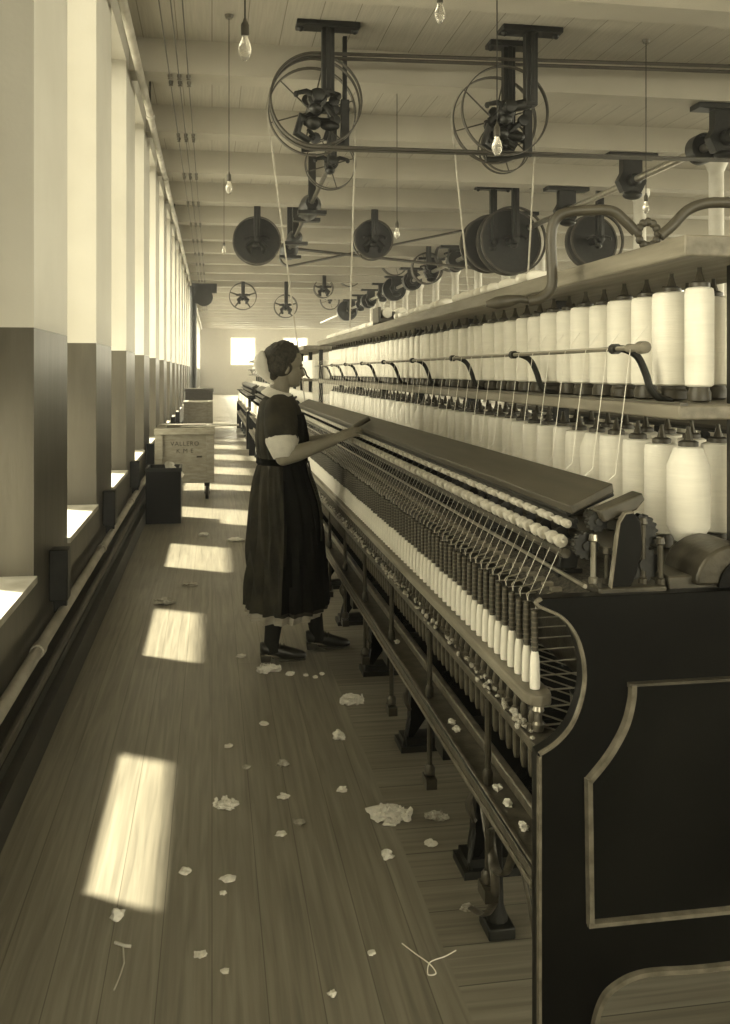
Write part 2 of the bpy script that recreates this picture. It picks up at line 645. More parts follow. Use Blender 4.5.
# ------------------------------------------------------------------ floor things by the wall: box and carts
bx0, bx1, byf = -0.615, -0.29, 8.95
t = thing('waste_box', 'black box with open top standing by the window wall before the cart', 'box', ((bx0 + bx1) / 2, byf + 0.2, 0))
m = MB()
m.box(bx0, bx1, byf, byf + 0.02, 0, 0.52)
m.box(bx0, bx1, byf + 0.40, byf + 0.42, 0, 0.52)
m.box(bx0, bx0 + 0.02, byf + 0.02, byf + 0.40, 0, 0.52)
m.box(bx1 - 0.02, bx1, byf + 0.02, byf + 0.40, 0, 0.52)
m.box(bx0 + 0.02, bx1 - 0.02, byf + 0.02, byf + 0.40, 0.0, 0.03)
m.build('box_body', M['panel'], t, smooth=0)
m = MB()
m.box(bx0 - 0.008, bx1 + 0.008, byf - 0.008, byf + 0.006, 0.49, 0.525)
m.build('rim', M['iron'], t)
m = MB()
for q in range(7):
    m.ell((bx0 + 0.23 + random.uniform(-.03, .03), byf + 0.1 + random.uniform(-.03, .03), 0.50 + random.uniform(-.01, .05)), (0.035, 0.035, 0.03), 10, 6)
m.ell((bx0 + 0.2, byf + 0.2, 0.44), (0.15, 0.15, 0.06), 14, 8)
tag(m.build('cotton_waste', M['lint']), 'tuft of white cotton waste poking out of the black box', 'cotton')


def text_obj(s, size, loc, parent, name='lettering'):
    cu = bpy.data.curves.new(name, 'FONT')
    cu.body = s
    cu.size = size
    cu.align_x = 'CENTER'
    cu.align_y = 'CENTER'
    cu.extrude = 0.001
    cu.space_character = 1.15
    tmp = bpy.data.objects.new('tmp', cu)
    C.objects.link(tmp)
    dg = bpy.context.evaluated_depsgraph_get()
    me = bpy.data.meshes.new_from_object(tmp.evaluated_get(dg))
    bpy.data.objects.remove(tmp)
    me.transform(Matrix.Rotation(PI / 2, 4, 'X'))
    me.materials.clear()
    me.materials.append(M['paint_text'])
    return put(name, me, parent, loc)


def make_cart(x0, x1, y0, D, H, label, words):
    t = thing('mill_cart', label, 'cart', ((x0 + x1) / 2, y0 + D / 2, 0))
    zb = 0.22
    p = 0.085
    m = MB()
    for xa in (x0, x1 - p):
        for ya in (y0, y0 + D - p):
            m2 = MB()
            m2.box(xa, xa + p, ya, ya + p, zb - 0.03, H - 0.07)
            m2.build('corner_post', M['cart'], t, bevel=0.005)
    for ya in (y0 + 0.04, y0 + D - 0.064):
        m.box(x0 + p, x1 - p, ya, ya + 0.024, zb + 0.06, H - 0.07)
    for xa in (x0 + 0.04, x1 - 0.064):
        m.box(xa, xa + 0.024, y0 + p, y0 + D - p, zb + 0.06, H - 0.07)
    m.box(x0 + 0.03, x1 - 0.03, y0 + 0.03, y0 + D - 0.03, zb - 0.02, zb + 0.06)
    m.build('side_panel', M['cart'], t)
    m = MB()
    for ya in (y0 - 0.008, y0 + D - 0.09):
        m.box(x0 - 0.008, x1 + 0.008, ya, ya + 0.098, H - 0.07, H)
    for xa in (x0 - 0.008, x1 - 0.09):
        m.box(xa, xa + 0.098, y0 + 0.09, y0 + D - 0.09, H - 0.07, H)
    m.build('top_rail', M['cart'], t, bevel=0.006)
    for ya in (y0 + 0.004, y0 + D - 0.034):
        m = MB()
        m.box(x0 + p, x1 - p, ya, ya + 0.03, zb - 0.03, zb + 0.07)
        m.build('bottom_rail', M['cart'], t, bevel=0.004)
    for xa in (x0 + 0.08, x1 - 0.08):
        for ya in (y0 + 0.08, y0 + D - 0.08):
            c = MB()
            c.box(xa - 0.03, xa + 0.03, ya - 0.035, ya + 0.035, 0.15, zb - 0.03)
            c.box(xa - 0.028, xa - 0.02, ya - 0.02, ya + 0.02, 0.06, 0.15)
            c.box(xa + 0.02, xa + 0.028, ya - 0.02, ya + 0.02, 0.06, 0.15)
            cc = c.build('caster', M['iron'], t)
            c = MB()
            c.lathe([(0.02, -0.018), (0.075, -0.016), (0.075, 0.016), (0.02, 0.018)], (xa, ya, 0.075), 'x', 18)
            c.build('wheel', M['iron_mid'], cc)
    if words:
        cx = (x0 + x1) / 2
        text_obj('VALLERO', 0.068, (cx, y0 + 0.0385, 0.625), t)
        text_obj('K M E', 0.068, (cx, y0 + 0.0385, 0.545), t)
        m = MB()
        m.box(cx + 0.13, cx + 0.19, y0 + 0.037, y0 + 0.0395, 0.47, 0.49)
        m.build('stencil_mark', M['paint_text'], t)
    m = MB()
    m.ell(((x0 + x1) / 2, y0 + D / 2, 0.5), ((x1 - x0) * 0.4, D * 0.4, 0.12), 18, 8)
    return t


make_cart(-0.625, 0.025, 10.56, 0.95, 0.80, 'pale wooden mill cart on casters with stencilled letters on its front', True)
make_cart(-0.60, 0.01, 20.2, 0.95, 0.80, 'plain pale wooden cart standing behind the lettered cart', False)
m = MB()
m.box(-0.62, 0.02, 22.3, 22.9, 0, 1.02)
m.box(-0.64, 0.04, 22.28, 22.92, 0.96, 1.04)
tag(m.build('storage_box', M['wood_dark'], bevel=0.01), 'tall dark box standing behind the farther cart', 'box')
m = MB()
m.tube([(-0.35, 10.7, 0.812), (0.0, 10.62, 0.822), (0.30, 10.60, 0.835)], [0.006, 0.011, 0.010], 8)
tag(m.build('wooden_stick', M['sill']), 'pale stick lying across the lettered cart top edge', 'stick')

# ------------------------------------------------------------------ the spinning frame
X0, XC, Y0, Y1 = 0.622, 1.12, 1.72, 8.22


def mir(x): return 2 * XC - x


FRAME = thing('spinning_frame', 'nearest black ring spinning frame with scalloped end panel, the one the woman tends', 'spinning machine', (XC, Y0, 0), 'ring spinning frames')
FO = (XC, Y0, 0)


def part(mb, name, mt, bevel=0, parent=None, origin=FO, smooth=35):
    return mb.build(name, mt, parent or FRAME, origin, bevel, smooth)


def catmull(pts, n=6):
    out = []
    P = [Vector(p) for p in pts]
    for i in range(len(P) - 1):
        p0 = P[max(i - 1, 0)]; p1 = P[i]; p2 = P[i + 1]; p3 = P[min(i + 2, len(P) - 1)]
        for k in range(n):
            u = k / n
            out.append(0.5 * ((2 * p1) + (-p0 + p2) * u + (2 * p0 - 5 * p1 + 4 * p2 - p3) * u * u + (-p0 + 3 * p1 - 3 * p2 + p3) * u ** 3))
    out.append(P[-1])
    return out


def ep(px, py):
    q = at_y(px, py, Y0)
    return (q.x, q.z)


# end panel outline (left half) and its mirror
arc = catmull([Vector((*ep(538, 754), 0)), Vector((*ep(556, 742), 0)), Vector((*ep(572, 722), 0)), Vector((*ep(582, 692), 0)),
               Vector((*ep(583, 664), 0)), Vector((*ep(576, 637), 0)), Vector((*ep(562, 618), 0)), Vector((*ep(547, 610), 0)),
               Vector((*ep(538, 606), 0)), Vector((*ep(535, 602), 0)), Vector((*ep(540, 598.5), 0))], 5)
left = [(ep(538, 754)[0], 0.0)] + [(p.x, p.y) for p in arc] + [(ep(600, 598)[0], ep(540, 598.5)[1])]
archp = catmull([Vector((*ep(590, 1103), 0)), Vector((*ep(591, 1045), 0)), Vector((*ep(600, 1003), 0)), Vector((*ep(616, 984), 0)),
                 Vector((*ep(645, 972), 0)), Vector((*ep(700, 968), 0)), Vector((XC, ep(700, 967)[1], 0))], 5)
arch = [(p.x, p.y) for p in archp]
arch[0] = (arch[0][0], 0.0)
outline = left + [(mir(x), z) for x, z in reversed(left)] + [(mir(x), z) for x, z in arch] + [(x, z) for x, z in reversed(arch[:-1])]
m = MB()
m.prism(outline, Y0, Y0 + 0.035)
END = part(m, 'end_panel', M['panel'], bevel=0.005, smooth=30)


def strip(pts, w, y0, y1, name, mt, parent):
    """raised bead following points in x, z"""
    m = MB()
    rings = []
    P = [Vector((p[0], p[1])) for p in pts]
    for i, p in enumerate(P):
        t = (P[min(i + 1, len(P) - 1)] - P[max(i - 1, 0)]).normalized()
        nrm = Vector((-t.y, t.x))
        a, b = p - nrm * w / 2, p + nrm * w / 2
        a2, b2 = p - nrm * w * 0.28, p + nrm * w * 0.28
        rings.append([(a.x, y1, a.y), (a2.x, y0, a2.y), (b2.x, y0, b2.y), (b.x, y1, b.y)])
    m.loft(rings)
    return part(m, name, mt, parent=parent, smooth=25)


lip = [(p.x + 0.0, p.y) for p in arc]
# pale bead, window light painted along the front edge and the scalloped arc
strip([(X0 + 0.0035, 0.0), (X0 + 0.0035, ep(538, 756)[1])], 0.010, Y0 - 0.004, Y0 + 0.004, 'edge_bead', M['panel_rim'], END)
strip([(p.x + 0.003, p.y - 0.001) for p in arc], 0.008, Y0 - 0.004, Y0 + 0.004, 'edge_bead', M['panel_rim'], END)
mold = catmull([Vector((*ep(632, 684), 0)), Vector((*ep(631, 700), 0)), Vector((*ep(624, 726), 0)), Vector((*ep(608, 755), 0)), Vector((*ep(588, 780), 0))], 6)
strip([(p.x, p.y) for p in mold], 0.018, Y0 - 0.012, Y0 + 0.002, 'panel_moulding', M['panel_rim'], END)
zb = ep(590, 923)[1]
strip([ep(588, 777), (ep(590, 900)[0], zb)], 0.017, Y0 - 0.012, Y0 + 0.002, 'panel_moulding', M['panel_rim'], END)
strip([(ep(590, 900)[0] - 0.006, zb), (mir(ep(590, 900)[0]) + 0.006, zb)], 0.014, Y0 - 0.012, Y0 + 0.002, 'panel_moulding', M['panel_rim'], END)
zt = ep(632, 684)[1]
strip([(ep(627, 684)[0], zt), (mir(ep(627, 684)[0]), zt)], 0.010, Y0 - 0.010, Y0 + 0.002, 'panel_moulding', M['iron_mid'], END)
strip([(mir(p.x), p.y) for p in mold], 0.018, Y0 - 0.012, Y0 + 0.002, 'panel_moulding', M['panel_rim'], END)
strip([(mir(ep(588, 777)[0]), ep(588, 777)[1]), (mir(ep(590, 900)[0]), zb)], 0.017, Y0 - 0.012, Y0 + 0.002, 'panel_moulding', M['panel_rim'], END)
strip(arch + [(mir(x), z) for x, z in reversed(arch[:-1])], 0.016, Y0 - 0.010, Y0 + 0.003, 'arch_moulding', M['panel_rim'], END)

# far end panel, plain
m = MB()
m.prism(outline, Y1 - 0.035, Y1)
part(m, 'end_panel', M['panel'], bevel=0.004)


def both(fn):
    fn(1)
    fn(-1)


def sx(s, x): return x if s == 1 else mir(x)


for s in (1, -1):
    # foot rail: shelf with raised lips
    m = MB()
    a = lambda x: sx(s, x)
    m.box(a(0.622), a(0.705), Y0 + 0.035, Y1 - 0.035, 0.425, 0.450)
    r = part(m, 'foot_rail', M['rail'], bevel=0.003)
    m = MB()
    m.box(a(0.622), a(0.632), Y0 + 0.035, Y1 - 0.035, 0.450, 0.460)
    m.box(a(0.619), a(0.624), Y0 + 0.035, Y1 - 0.035, 0.412, 0.425)
    m.box(a(0.622), a(0.628), Y0 + 0.035, Y1 - 0.035, 0.450, 0.461)
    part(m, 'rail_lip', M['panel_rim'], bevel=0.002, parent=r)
    m = MB()
    m.box(a(0.690), a(0.712), Y0 + 0.035, Y1 - 0.035, 0.450, 0.478)
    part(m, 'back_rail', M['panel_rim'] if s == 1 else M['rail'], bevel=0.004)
    # spindle rail
    m = MB()
    m.box(a(0.636), a(0.700), Y0 + 0.035, Y1 - 0.035, 0.672, 0.685)
    m.box(a(0.632), a(0.638), Y0 + 0.035, Y1 - 0.035, 0.668, 0.690)
    part(m, 'spindle_rail', M['rail'], bevel=0.003)
    # ring rail, rounded end
    m = MB()
    poly = [(a(0.632), Y1 - 0.1), (a(0.632), Y0 + 0.12), (a(0.640), Y0 + 0.095), (a(0.66), Y0 + 0.085), (a(0.685), Y0 + 0.095), (a(0.692), Y0 + 0.12), (a(0.692), Y1 - 0.1)]
    n = len(poly)
    vs = [(x, y, 0.748) for x, y in poly] + [(x, y, 0.772) for x, y in poly]
    m.add(vs, [tuple(range(n)), tuple(range(n, 2 * n))] + [(i, (i + 1) % n, (i + 1) % n + n, i + n) for i in range(n)])
    part(m, 'ring_rail', M['wood_brown'], bevel=0.004)
    # roller beam and its cover
    m = MB()
    m.box(a(0.755), a(1.0), Y0 + 0.035, Y1 - 0.035, 0.93, 0.985)
    part(m, 'roller_beam', M['net'], bevel=0.004)
    # thread board sloping down to the hooks
    m = MB()
    pts = [(0.700, 0.948), (0.760, 0.982), (0.760, 0.990), (0.698, 0.956)]
    m.prism([(a(x), z) for x, z in pts], Y0 + 0.06, Y1 - 0.06)
    part(m, 'thread_board', M['net'])
m = MB()
m.tube([(0.735, Y0 + 0.04, 1.002), (0.735, Y1 - 0.05, 1.002)], 0.0045, 8)
part(m, 'stop_rod', M['steel'])
# creel table, posts, shelf, top board
m = MB()
m.box(0.91, mir(0.91), Y0 + 0.035, Y1 - 0.035, 0.986, 1.016)
part(m, 'creel_table', M['wood_dark'], bevel=0.004)
for i in range(7):
    y = Y0 + 0.10 + i * (Y1 - Y0 - 0.25) / 6
    m = MB()
    m.box(XC - 0.02, XC + 0.02, y, y + 0.04, 1.016, 1.66)
    part(m, 'creel_post', M['iron'])
m = MB()
m.box(0.93, mir(0.93), Y0 + 0.03, Y1, 1.333, 1.362)
part(m, 'creel_shelf', M['wood_brown'], bevel=0.004)
m = MB()
m.box(0.925, mir(0.925), Y0 - 0.005, Y1, 1.660, 1.703)
part(m, 'creel_top_board', M['wood_brown'], bevel=0.004)
# pegs on shelf edge
m = MB()
m.box(0.932, 0.95, Y0 + 0.03, Y1, 1.362, 1.367)
part(m, 'shelf_strip', M['wood_dark'])
# guide rod with bulb end
m = MB()
m.tube([(0.90, 1.90, 1.482), (0.90, Y1 - 0.02, 1.482)], 0.0055, 8)
part(m, 'guide_rod', M['hatch'])
m = MB()
m.lathe([(0.004, 0), (0.013, 0.004), (0.014, 0.03), (0.008, 0.05), (0.010, 0.085)], (0.90, 1.83, 1.482), 'y', 12)
part(m, 'rod_knob', M['wood_brown'])
brk = MB()
cv = catmull([(0.90, 0, 0.118), (0.925, 0, 0.117), (0.955, 0, 0.100), (0.975, 0, 0.06), (0.985, 0, 0.03), (1.005, 0, 0.008), (1.04, 0, 0.0)], 5)
brk.tube([(x - 0.9, y, z) for x, y, z in cv], 0.0085, 10)
brk.lathe([(0.012, -0.012), (0.012, 0.012)], (0, 0, 0.118), 'y', 10)
bme = brk.mesh('rod_bracket', M['iron'])
for i in range(9):
    y = 1.985 + 0.72 * i
    if y < Y1 - 0.05:
        put('rod_bracket', bme, FRAME, (0.90, y, 1.364))
# roller cover board
CB0, CB1 = 1.845, Y1 - 0.15
m = MB()
m.prism([(0.742, 1.132), (0.835, 1.176), (0.832, 1.196), (0.738, 1.150)], CB0, CB1)
part(m, 'roller_cover', M['wood_dark'], bevel=0.003)
m = MB()
m.prism([(0.745, 1.122), (0.85, 1.165), (0.845, 1.175), (0.74, 1.133)], CB0 + 0.03, CB1 - 0.03)
part(m, 'cover_underside', M['iron'], bevel=0.002)

# rollers, saddles, weight hooks
tr = MB()
tr.lathe([(0.004, -0.05), (0.004, -0.042), (0.0125, -0.040), (0.0145, -0.030), (0.0125, -0.020), (0.006, -0.016), (0.006, 0.002), (0.0125, 0.006),
          (0.0145, 0.016), (0.0125, 0.026), (0.005, 0.030), (0.004, 0.05)], (0, 0, 0), 'y', 12)
tr_me = tr.mesh('top_roller', M['roller'])
t2 = MB()
t2.lathe([(0.003, -0.05), (0.003, -0.04), (0.009, -0.038), (0.009, -0.018), (0.004, -0.014), (0.004, 0.0), (0.009, 0.004), (0.009, 0.026), (0.003, 0.03), (0.003, 0.05)], (0, 0, 0), 'y', 10)
t2_me = t2.mesh('back_roller', M['roller'])
sd = MB()
sd.prism([(-0.012, -0.01), (0.004, -0.022), (0.028, -0.024), (0.034, -0.012), (0.028, 0.02), (0.012, 0.014)], -0.006, 0.006)
sd.tube([(0.018, 0, -0.02), (0.02, 0, -0.085)], 0.003, 6)
sd.box(0.010, 0.030, -0.008, 0.008, -0.095, -0.080)
sd_me = sd.mesh('weight_hook', M['iron'])
i = 0
y = CB0 + 0.045
while y < CB1 - 0.04:
    z = 1.076
    put('top_roller', tr_me, FRAME, (0.722, y, z))
    put('back_roller', t2_me, FRAME, (0.735, y, 1.112))
    if i % 1 == 0:
        put('weight_hook', sd_me, FRAME, (0.735, y + 0.05, z))
    i += 1
    y += 0.099
m = MB()
m.tube([(0.728, CB0, 1.052), (0.728, CB1, 1.052)], 0.011, 10)
m.tube([(0.760, CB0, 1.060), (0.760, CB1, 1.060)], 0.010, 10)
m.tube([(0.790, CB0, 1.075), (0.790, CB1, 1.075)], 0.010, 10)
part(m, 'fluted_roller', M['iron_mid'])
m = MB()
m.tube([(0.75, CB0, 1.118), (0.75, CB1, 1.118)], 0.006, 8)
part(m, 'cap_bar', M['iron'])
for i in range(12):
    y = CB0 + 0.12 + i * 0.54
    if y > CB1: break
    m = MB()
    m.prism([(0.758, 0.985), (0.80, 0.985), (0.81, 1.05), (0.80, 1.10), (0.765, 1.125), (0.752, 1.10), (0.772, 1.05)], y, y + 0.018)
    m.box(0.748, 0.81, y - 0.012, y + 0.03, 0.984, 0.995)
    part(m, 'roller_stand', M['iron'], bevel=0.002)

# gear end by the near panel
ge = MB()
gy = Y0 + 0.02
gs = part(MB().box(0.755, 0.90, gy, gy + 0.09, 0.985, 1.002), 'gear_base', M['iron_mid'], bevel=0.004)
m = MB()
gp = [(0.782, 1.0), (0.789, 1.05), (0.795, 1.10), (0.800, 1.130), (0.812, 1.148), (0.830, 1.150), (0.846, 1.130), (0.850, 1.08), (0.838, 1.03), (0.825, 1.0)]
m.prism(gp, gy + 0.005, gy + 0.016)
gg = part(m, 'gear_guard', M['panel'], bevel=0.002, parent=gs)
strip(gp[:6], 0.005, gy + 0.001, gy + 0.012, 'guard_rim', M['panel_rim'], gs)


def gear(cx, cy, cz, R, w, n, name='gear'):
    m = MB()
    pts = []
    for k in range(n * 4):
        a = 2 * PI * k / (n * 4)
        rr = R if k % 4 in (0, 1) else R * 0.88
        pts.append((cx + rr * math.cos(a), cz + rr * math.sin(a)))
    m.prism(pts, cy, cy + w)
    m.lathe([(R * 0.35, -0.006), (R * 0.35, w + 0.006)], (cx, cy, cz), 'y', 12)
    return part(m, name, M['iron'], parent=gs, smooth=25)


gear(0.862, gy + 0.035, 1.105, 0.036, 0.018, 16)
gear(0.755, gy + 0.06, 1.075, 0.028, 0.02, 12)
gear(0.775, gy + 0.05, 1.125, 0.022, 0.02, 10)
gear(0.865, gy + 0.03, 1.04, 0.035, 0.016, 14)
for q, (xx, hh) in enumerate(((0.765, 0.085), (0.79, 0.06), (0.862, 0.12), (0.895, 0.08))):
    m = MB()
    m.lathe([(0.010, 0), (0.010, 0.012), (0.006, 0.014), (0.006, hh), (0.010, hh + 0.003), (0.008, hh + 0.015)], (xx, gy + 0.05 - 0.01 * q, 1.0), 'z', 10)
    part(m, 'bolt', M['steel'] if q in (0,) else M['iron_mid'], parent=gs)
m = MB()
m.prism([(0.770, 1.150), (0.862, 1.185), (0.868, 1.170), (0.850, 1.150), (0.780, 1.126)], gy + 0.03, gy + 0.075)
part(m, 'cover_bracket', M['wood_dark'], bevel=0.004, parent=gs)
# round hood at the right on the panel top
m = MB()
m.prism([(1.045 + 0.085 * math.cos(a), 1.0 + 0.0 + 0.08 * math.sin(a)) for a in [PI * k / 14 for k in range(15)]], Y0 + 0.015, Y0 + 0.16)
hd = part(m, 'hood', M['iron_mid'], bevel=0.006)
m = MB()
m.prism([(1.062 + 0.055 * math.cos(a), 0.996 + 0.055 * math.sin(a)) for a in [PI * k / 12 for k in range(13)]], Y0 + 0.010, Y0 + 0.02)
part(m, 'hood_mouth', M['panel'], parent=hd)  # solid black plate painting the dark inside of the hood

# rail end finial
m = MB()
m.lathe([(0.010, 0.69), (0.012, 0.695), (0.012, 0.705), (0.008, 0.710), (0.008, 0.728), (0.013, 0.733), (0.010, 0.742), (0.016, 0.748)], (0.664, Y0 + 0.115, 0), 'z', 12)
part(m, 'rail_post', M['steel'])

# spindles under the rails, ring holders, lint, hooks: parts
sp = MB()
sp.lathe([(0.0055, -0.095), (0.0082, -0.082), (0.0088, -0.05), (0.0088, 0.0), (0.0125, 0.002), (0.0125, 0.014), (0.007, 0.018), (0.009, 0.03), (0.006, 0.042), (0.0045, 0.06), (0.0045, 0.092)], (0, 0, 0), 'z', 9)
sp_me = sp.mesh('spindle', M['rail'])
hk = MB()
hk.tube([(0.030, 0, 0.010), (0.0, 0, -0.004), (-0.020, 0, -0.008), (-0.024, 0.004, -0.014), (-0.022, 0, -0.028)], 0.0017, 6)
hk.box(0.010, 0.032, -0.008, 0.008, 0.004, 0.012)
hk_me = hk.mesh('thread_guide', M['guide'])
SPY0, SPP = 1.850, 0.0495
NS = int((Y1 - 0.12 - SPY0) / SPP)
rest_s, rest_h = MB(), MB()


def add_mesh(mb, me, loc):
    mb.add([Vector(v.co) + Vector(loc) for v in me.vertices], [tuple(p.vertices) for p in me.polygons])


for i in range(NS):
    y = SPY0 + i * SPP
    if i < 100:
        put('spindle', sp_me, FRAME, (0.656, y, 0.685))
        put('thread_guide', hk_me, FRAME, (0.689, y + 0.006, 0.968))
    else:
        add_mesh(rest_s, sp_me, (0.656, y, 0.685))
        add_mesh(rest_h, hk_me, (0.689, y + 0.006, 0.968))
stuff(part(rest_s, 'spindle', M['rail']))
stuff(part(rest_h, 'thread_guide', M['guide']))
# lint gathered on the spindle rail
m = MB()
for i in range(420):
    y = random.uniform(Y0 + 0.06, Y1 - 0.1)
    q = random.random()
    m.ell((random.uniform(0.630, 0.652), y, 0.688 + random.uniform(0, 0.012)), (random.uniform(.003, .008), random.uniform(.004, .012), random.uniform(.003, .008)), 6, 4)
stuff(part(m, 'rail_lint', M['lint_grey']))
# drum and driving bands
m = MB()
m.lathe([(0.10, 0), (0.10, Y1 - Y0 - 0.2)], (XC, Y0 + 0.1, 0.62), 'y', 24)
part(m, 'tin_drum', M['iron_mid'])
bd = MB()
for k, zz in ((0, 0.70), (1, 0.52)):
    bd.tube([(0, 0.004 * k, 0.695), (XC - 0.662, 0.012, zz)], 0.0022, 5)
bd_me = bd.mesh('driving_band', M['belt_pale'])
for i in range(24):
    put('driving_band', bd_me, FRAME, (0.672, SPY0 + i * SPP * 2, 0.0))
m = MB()
m.box(0.78, mir(0.78), Y0 + 0.05, Y1 - 0.05, 0.905, 0.929)
part(m, 'middle_board', M['iron'])

# cross legs with feet
leg = MB()
prof = [(0.735, 0.02), (0.735, 0.06), (0.742, 0.10), (0.745, 0.20), (0.742, 0.30), (0.725, 0.36), (0.715, 0.425), (XC, 0.425), (XC, 0.38), (0.98, 0.36), (0.90, 0.28), (0.862, 0.18), (0.858, 0.08), (0.868, 0.02)]
profm = prof[:7] + [(mir(x), z) for x, z in reversed(prof[:7])] + [(mir(x), z) for x, z in prof[9:]] + [(x, z) for x, z in reversed(prof[9:])]
leg.prism([(x - XC, z) for x, z in profm], -0.03, 0.03)
leg_me = leg.mesh('leg', M['panel'])
fts = []
for s in (1, -1):
    ft = MB()
    ft.box(s * (0.700 - XC), s * (0.87 - XC), -0.065, 0.065, 0, 0.022)
    ft.box(s * (0.712 - XC), s * (0.87 - XC), -0.045, 0.045, 0.022, 0.045)
    ft.tube([(s * (0.722 - XC), -0.052, 0.02), (s * (0.715 - XC), -0.06, 0.05), (s * (0.73 - XC), -0.04, 0.10), (s * (0.742 - XC), -0.02, 0.12)], 0.007, 6)
    fts.append(ft.mesh('foot', M['iron']))
wt = MB()
wt.box(0.672 - XC, 0.735 - XC, -0.05, 0.05, 0.285, 0.335)
wt.box(0.69 - XC, 0.72 - XC, -0.01, 0.01, 0.335, 0.425)
wt_me = wt.mesh('weight', M['iron'])
sc = MB()
cv = catmull([(0.728, 0.0, 0.36), (0.718, 0, 0.30), (0.735, 0, 0.25), (0.722, 0, 0.20), (0.738, 0, 0.15)], 5)
sc.tube([(x - XC, -0.034, z) for x, y, z in cv], [0.006 + 0.006 * abs(math.sin(i * 0.5)) for i in range(len(cv))], 7)
sc_me = sc.mesh('scroll', M['rail'])
LY = [2.20 + 0.885 * 0.45] + [2.597 + 0.885 * k for k in range(1, 7)]
for y in LY:
    l = put('leg', leg_me, FRAME, (XC, y, 0))
    for fm in fts:
        put('foot', fm, l, (XC, y, 0))
    put('weight', wt_me, l, (XC, y + 0.12, 0))
    put('scroll', sc_me, l, (XC, y, 0))
lr = MB()
lr.lathe([(0.008, 0.22), (0.008, 0.655)], (0, 0, 0), 'z', 8)
lr.box(-0.016, 0.016, -0.03, 0.03, 0.185, 0.215)
lr.lathe([(0.010, 0.215), (0.017, 0.222), (0.017, 0.24), (0.010, 0.25)], (0, 0, 0), 'z', 10)
lr.lathe([(0.013, 0.455), (0.013, 0.48), (0.009, 0.49)], (0, 0, 0), 'z', 10)
lr_me = lr.mesh('lifter_rod', M['iron_mid'])
for i in range(11):
    y = 2.13 + 0.6 * i
    if y < Y1 - 0.1:
        put('lifter_rod', lr_me, FRAME, (0.646, y, 0))
# ornate curved braces behind the near panel
for (pts, nm) in (([(1.76, 0.03), (1.80, 0.20), (1.90, 0.36), (2.05, 0.42)], 'brace'),
                  ([(2.24, 0.43), (2.16, 0.33), (2.10, 0.22), (2.17, 0.12), (2.30, 0.06)], 'brace'),
                  ([(1.95, 0.40), (2.02, 0.30), (2.10, 0.27), (2.14, 0.33), (2.08, 0.37)], 'scroll_brace')):
    m = MB()
    cv = catmull([(0.655, y, z) for y, z in pts], 6)
    m.tube(cv, 0.009, 8, flat=(1.3, 0.5))
    part(m, nm, M['rail'])
m = MB()
m.box(0.685, 0.755, 2.25, 2.34, 0, 0.03)
m.lathe([(0.03, 0.03), (0.018, 0.07), (0.014, 0.2), (0.02, 0.425)], (0.72, 2.295, 0), 'z', 10)
part(m, 'support_foot', M['iron'], bevel=0.004)

# shipper pipe over the creel with its handle
SD = 2.32
pp = lambda px, py: at(px, py, SD)
pipe_pts = catmull([pp(528, 301), pp(541, 298), pp(551, 288), pp(552, 270), pp(551, 240), pp(554, 222), pp(565, 213), pp(590, 210), pp(612, 211), pp(624, 220), pp(636, 232)], 5)
m = MB()
m.tube(pipe_pts, 0.0135, 12)
SH = part(m, 'shipper_pipe', M['pipe_dark'])
m = MB()
hp = [pp(532, 301), pp(520, 299), pp(508, 301), pp(496, 303), pp(486, 304)]
m.tube(hp, [0.008, 0.010, 0.016, 0.016, 0.007], 12)
part(m, 'handle', M['core'], parent=SH)
m = MB()
c = pp(648, 234)
for k in range(12):
    a0, a1 = 2 * PI * k / 12, 2 * PI * (k + 1) / 12
    m.ell(c + Vector((0.026 * math.cos(a0), 0, 0.030 * math.sin(a0))), (0.011, 0.010, 0.011), 8, 6)
part(m, 'ring_joint', M['pipe_dark'], parent=SH)
m = MB()
m.tube(catmull([pp(660, 236), pp(672, 226), pp(688, 210), pp(708, 203), pp(735, 203)], 5), 0.0135, 12)
part(m, 'shipper_pipe', M['pipe_dark'])
# drive pulley at the far end
m = MB()
m.lathe([(0.03, 0), (0.15, 0.005), (0.15, 0.075), (0.03, 0.08)], (1.08, Y1 + 0.09, 0.62), 'y', 24)
m.lathe([(0.025, 0), (0.025, 0.09)], (1.08, Y1, 0.62), 'y', 12)
part(m, 'drive_pulley', M['iron'])

# further frames: the same build, thread work as one heap of small pieces
SKIP = ('spindle', 'thread_guide', 'driving_band', 'weight_hook', 'top_roller', 'back_roller', 'rail_lint', 'shipper_pipe', 'pipe_clip', 'lifter_rod', 'scroll', 'bolt')
far = []
for (dx, dy, lab) in ((0, 7.8, 'second spinning frame in line, seen just behind the woman'), (0, 15.6, 'farthest spinning frame in line, beyond the one behind the woman'),
                      (1.86, 0, 'spinning frame in the next row, hidden beyond the near creel')):
    f2 = copy_tree(FRAME, None, SKIP)
    f2.location = (XC + dx, Y0 + dy, 0)
    f2['label'] = lab
    far.append((f2, dx, dy))

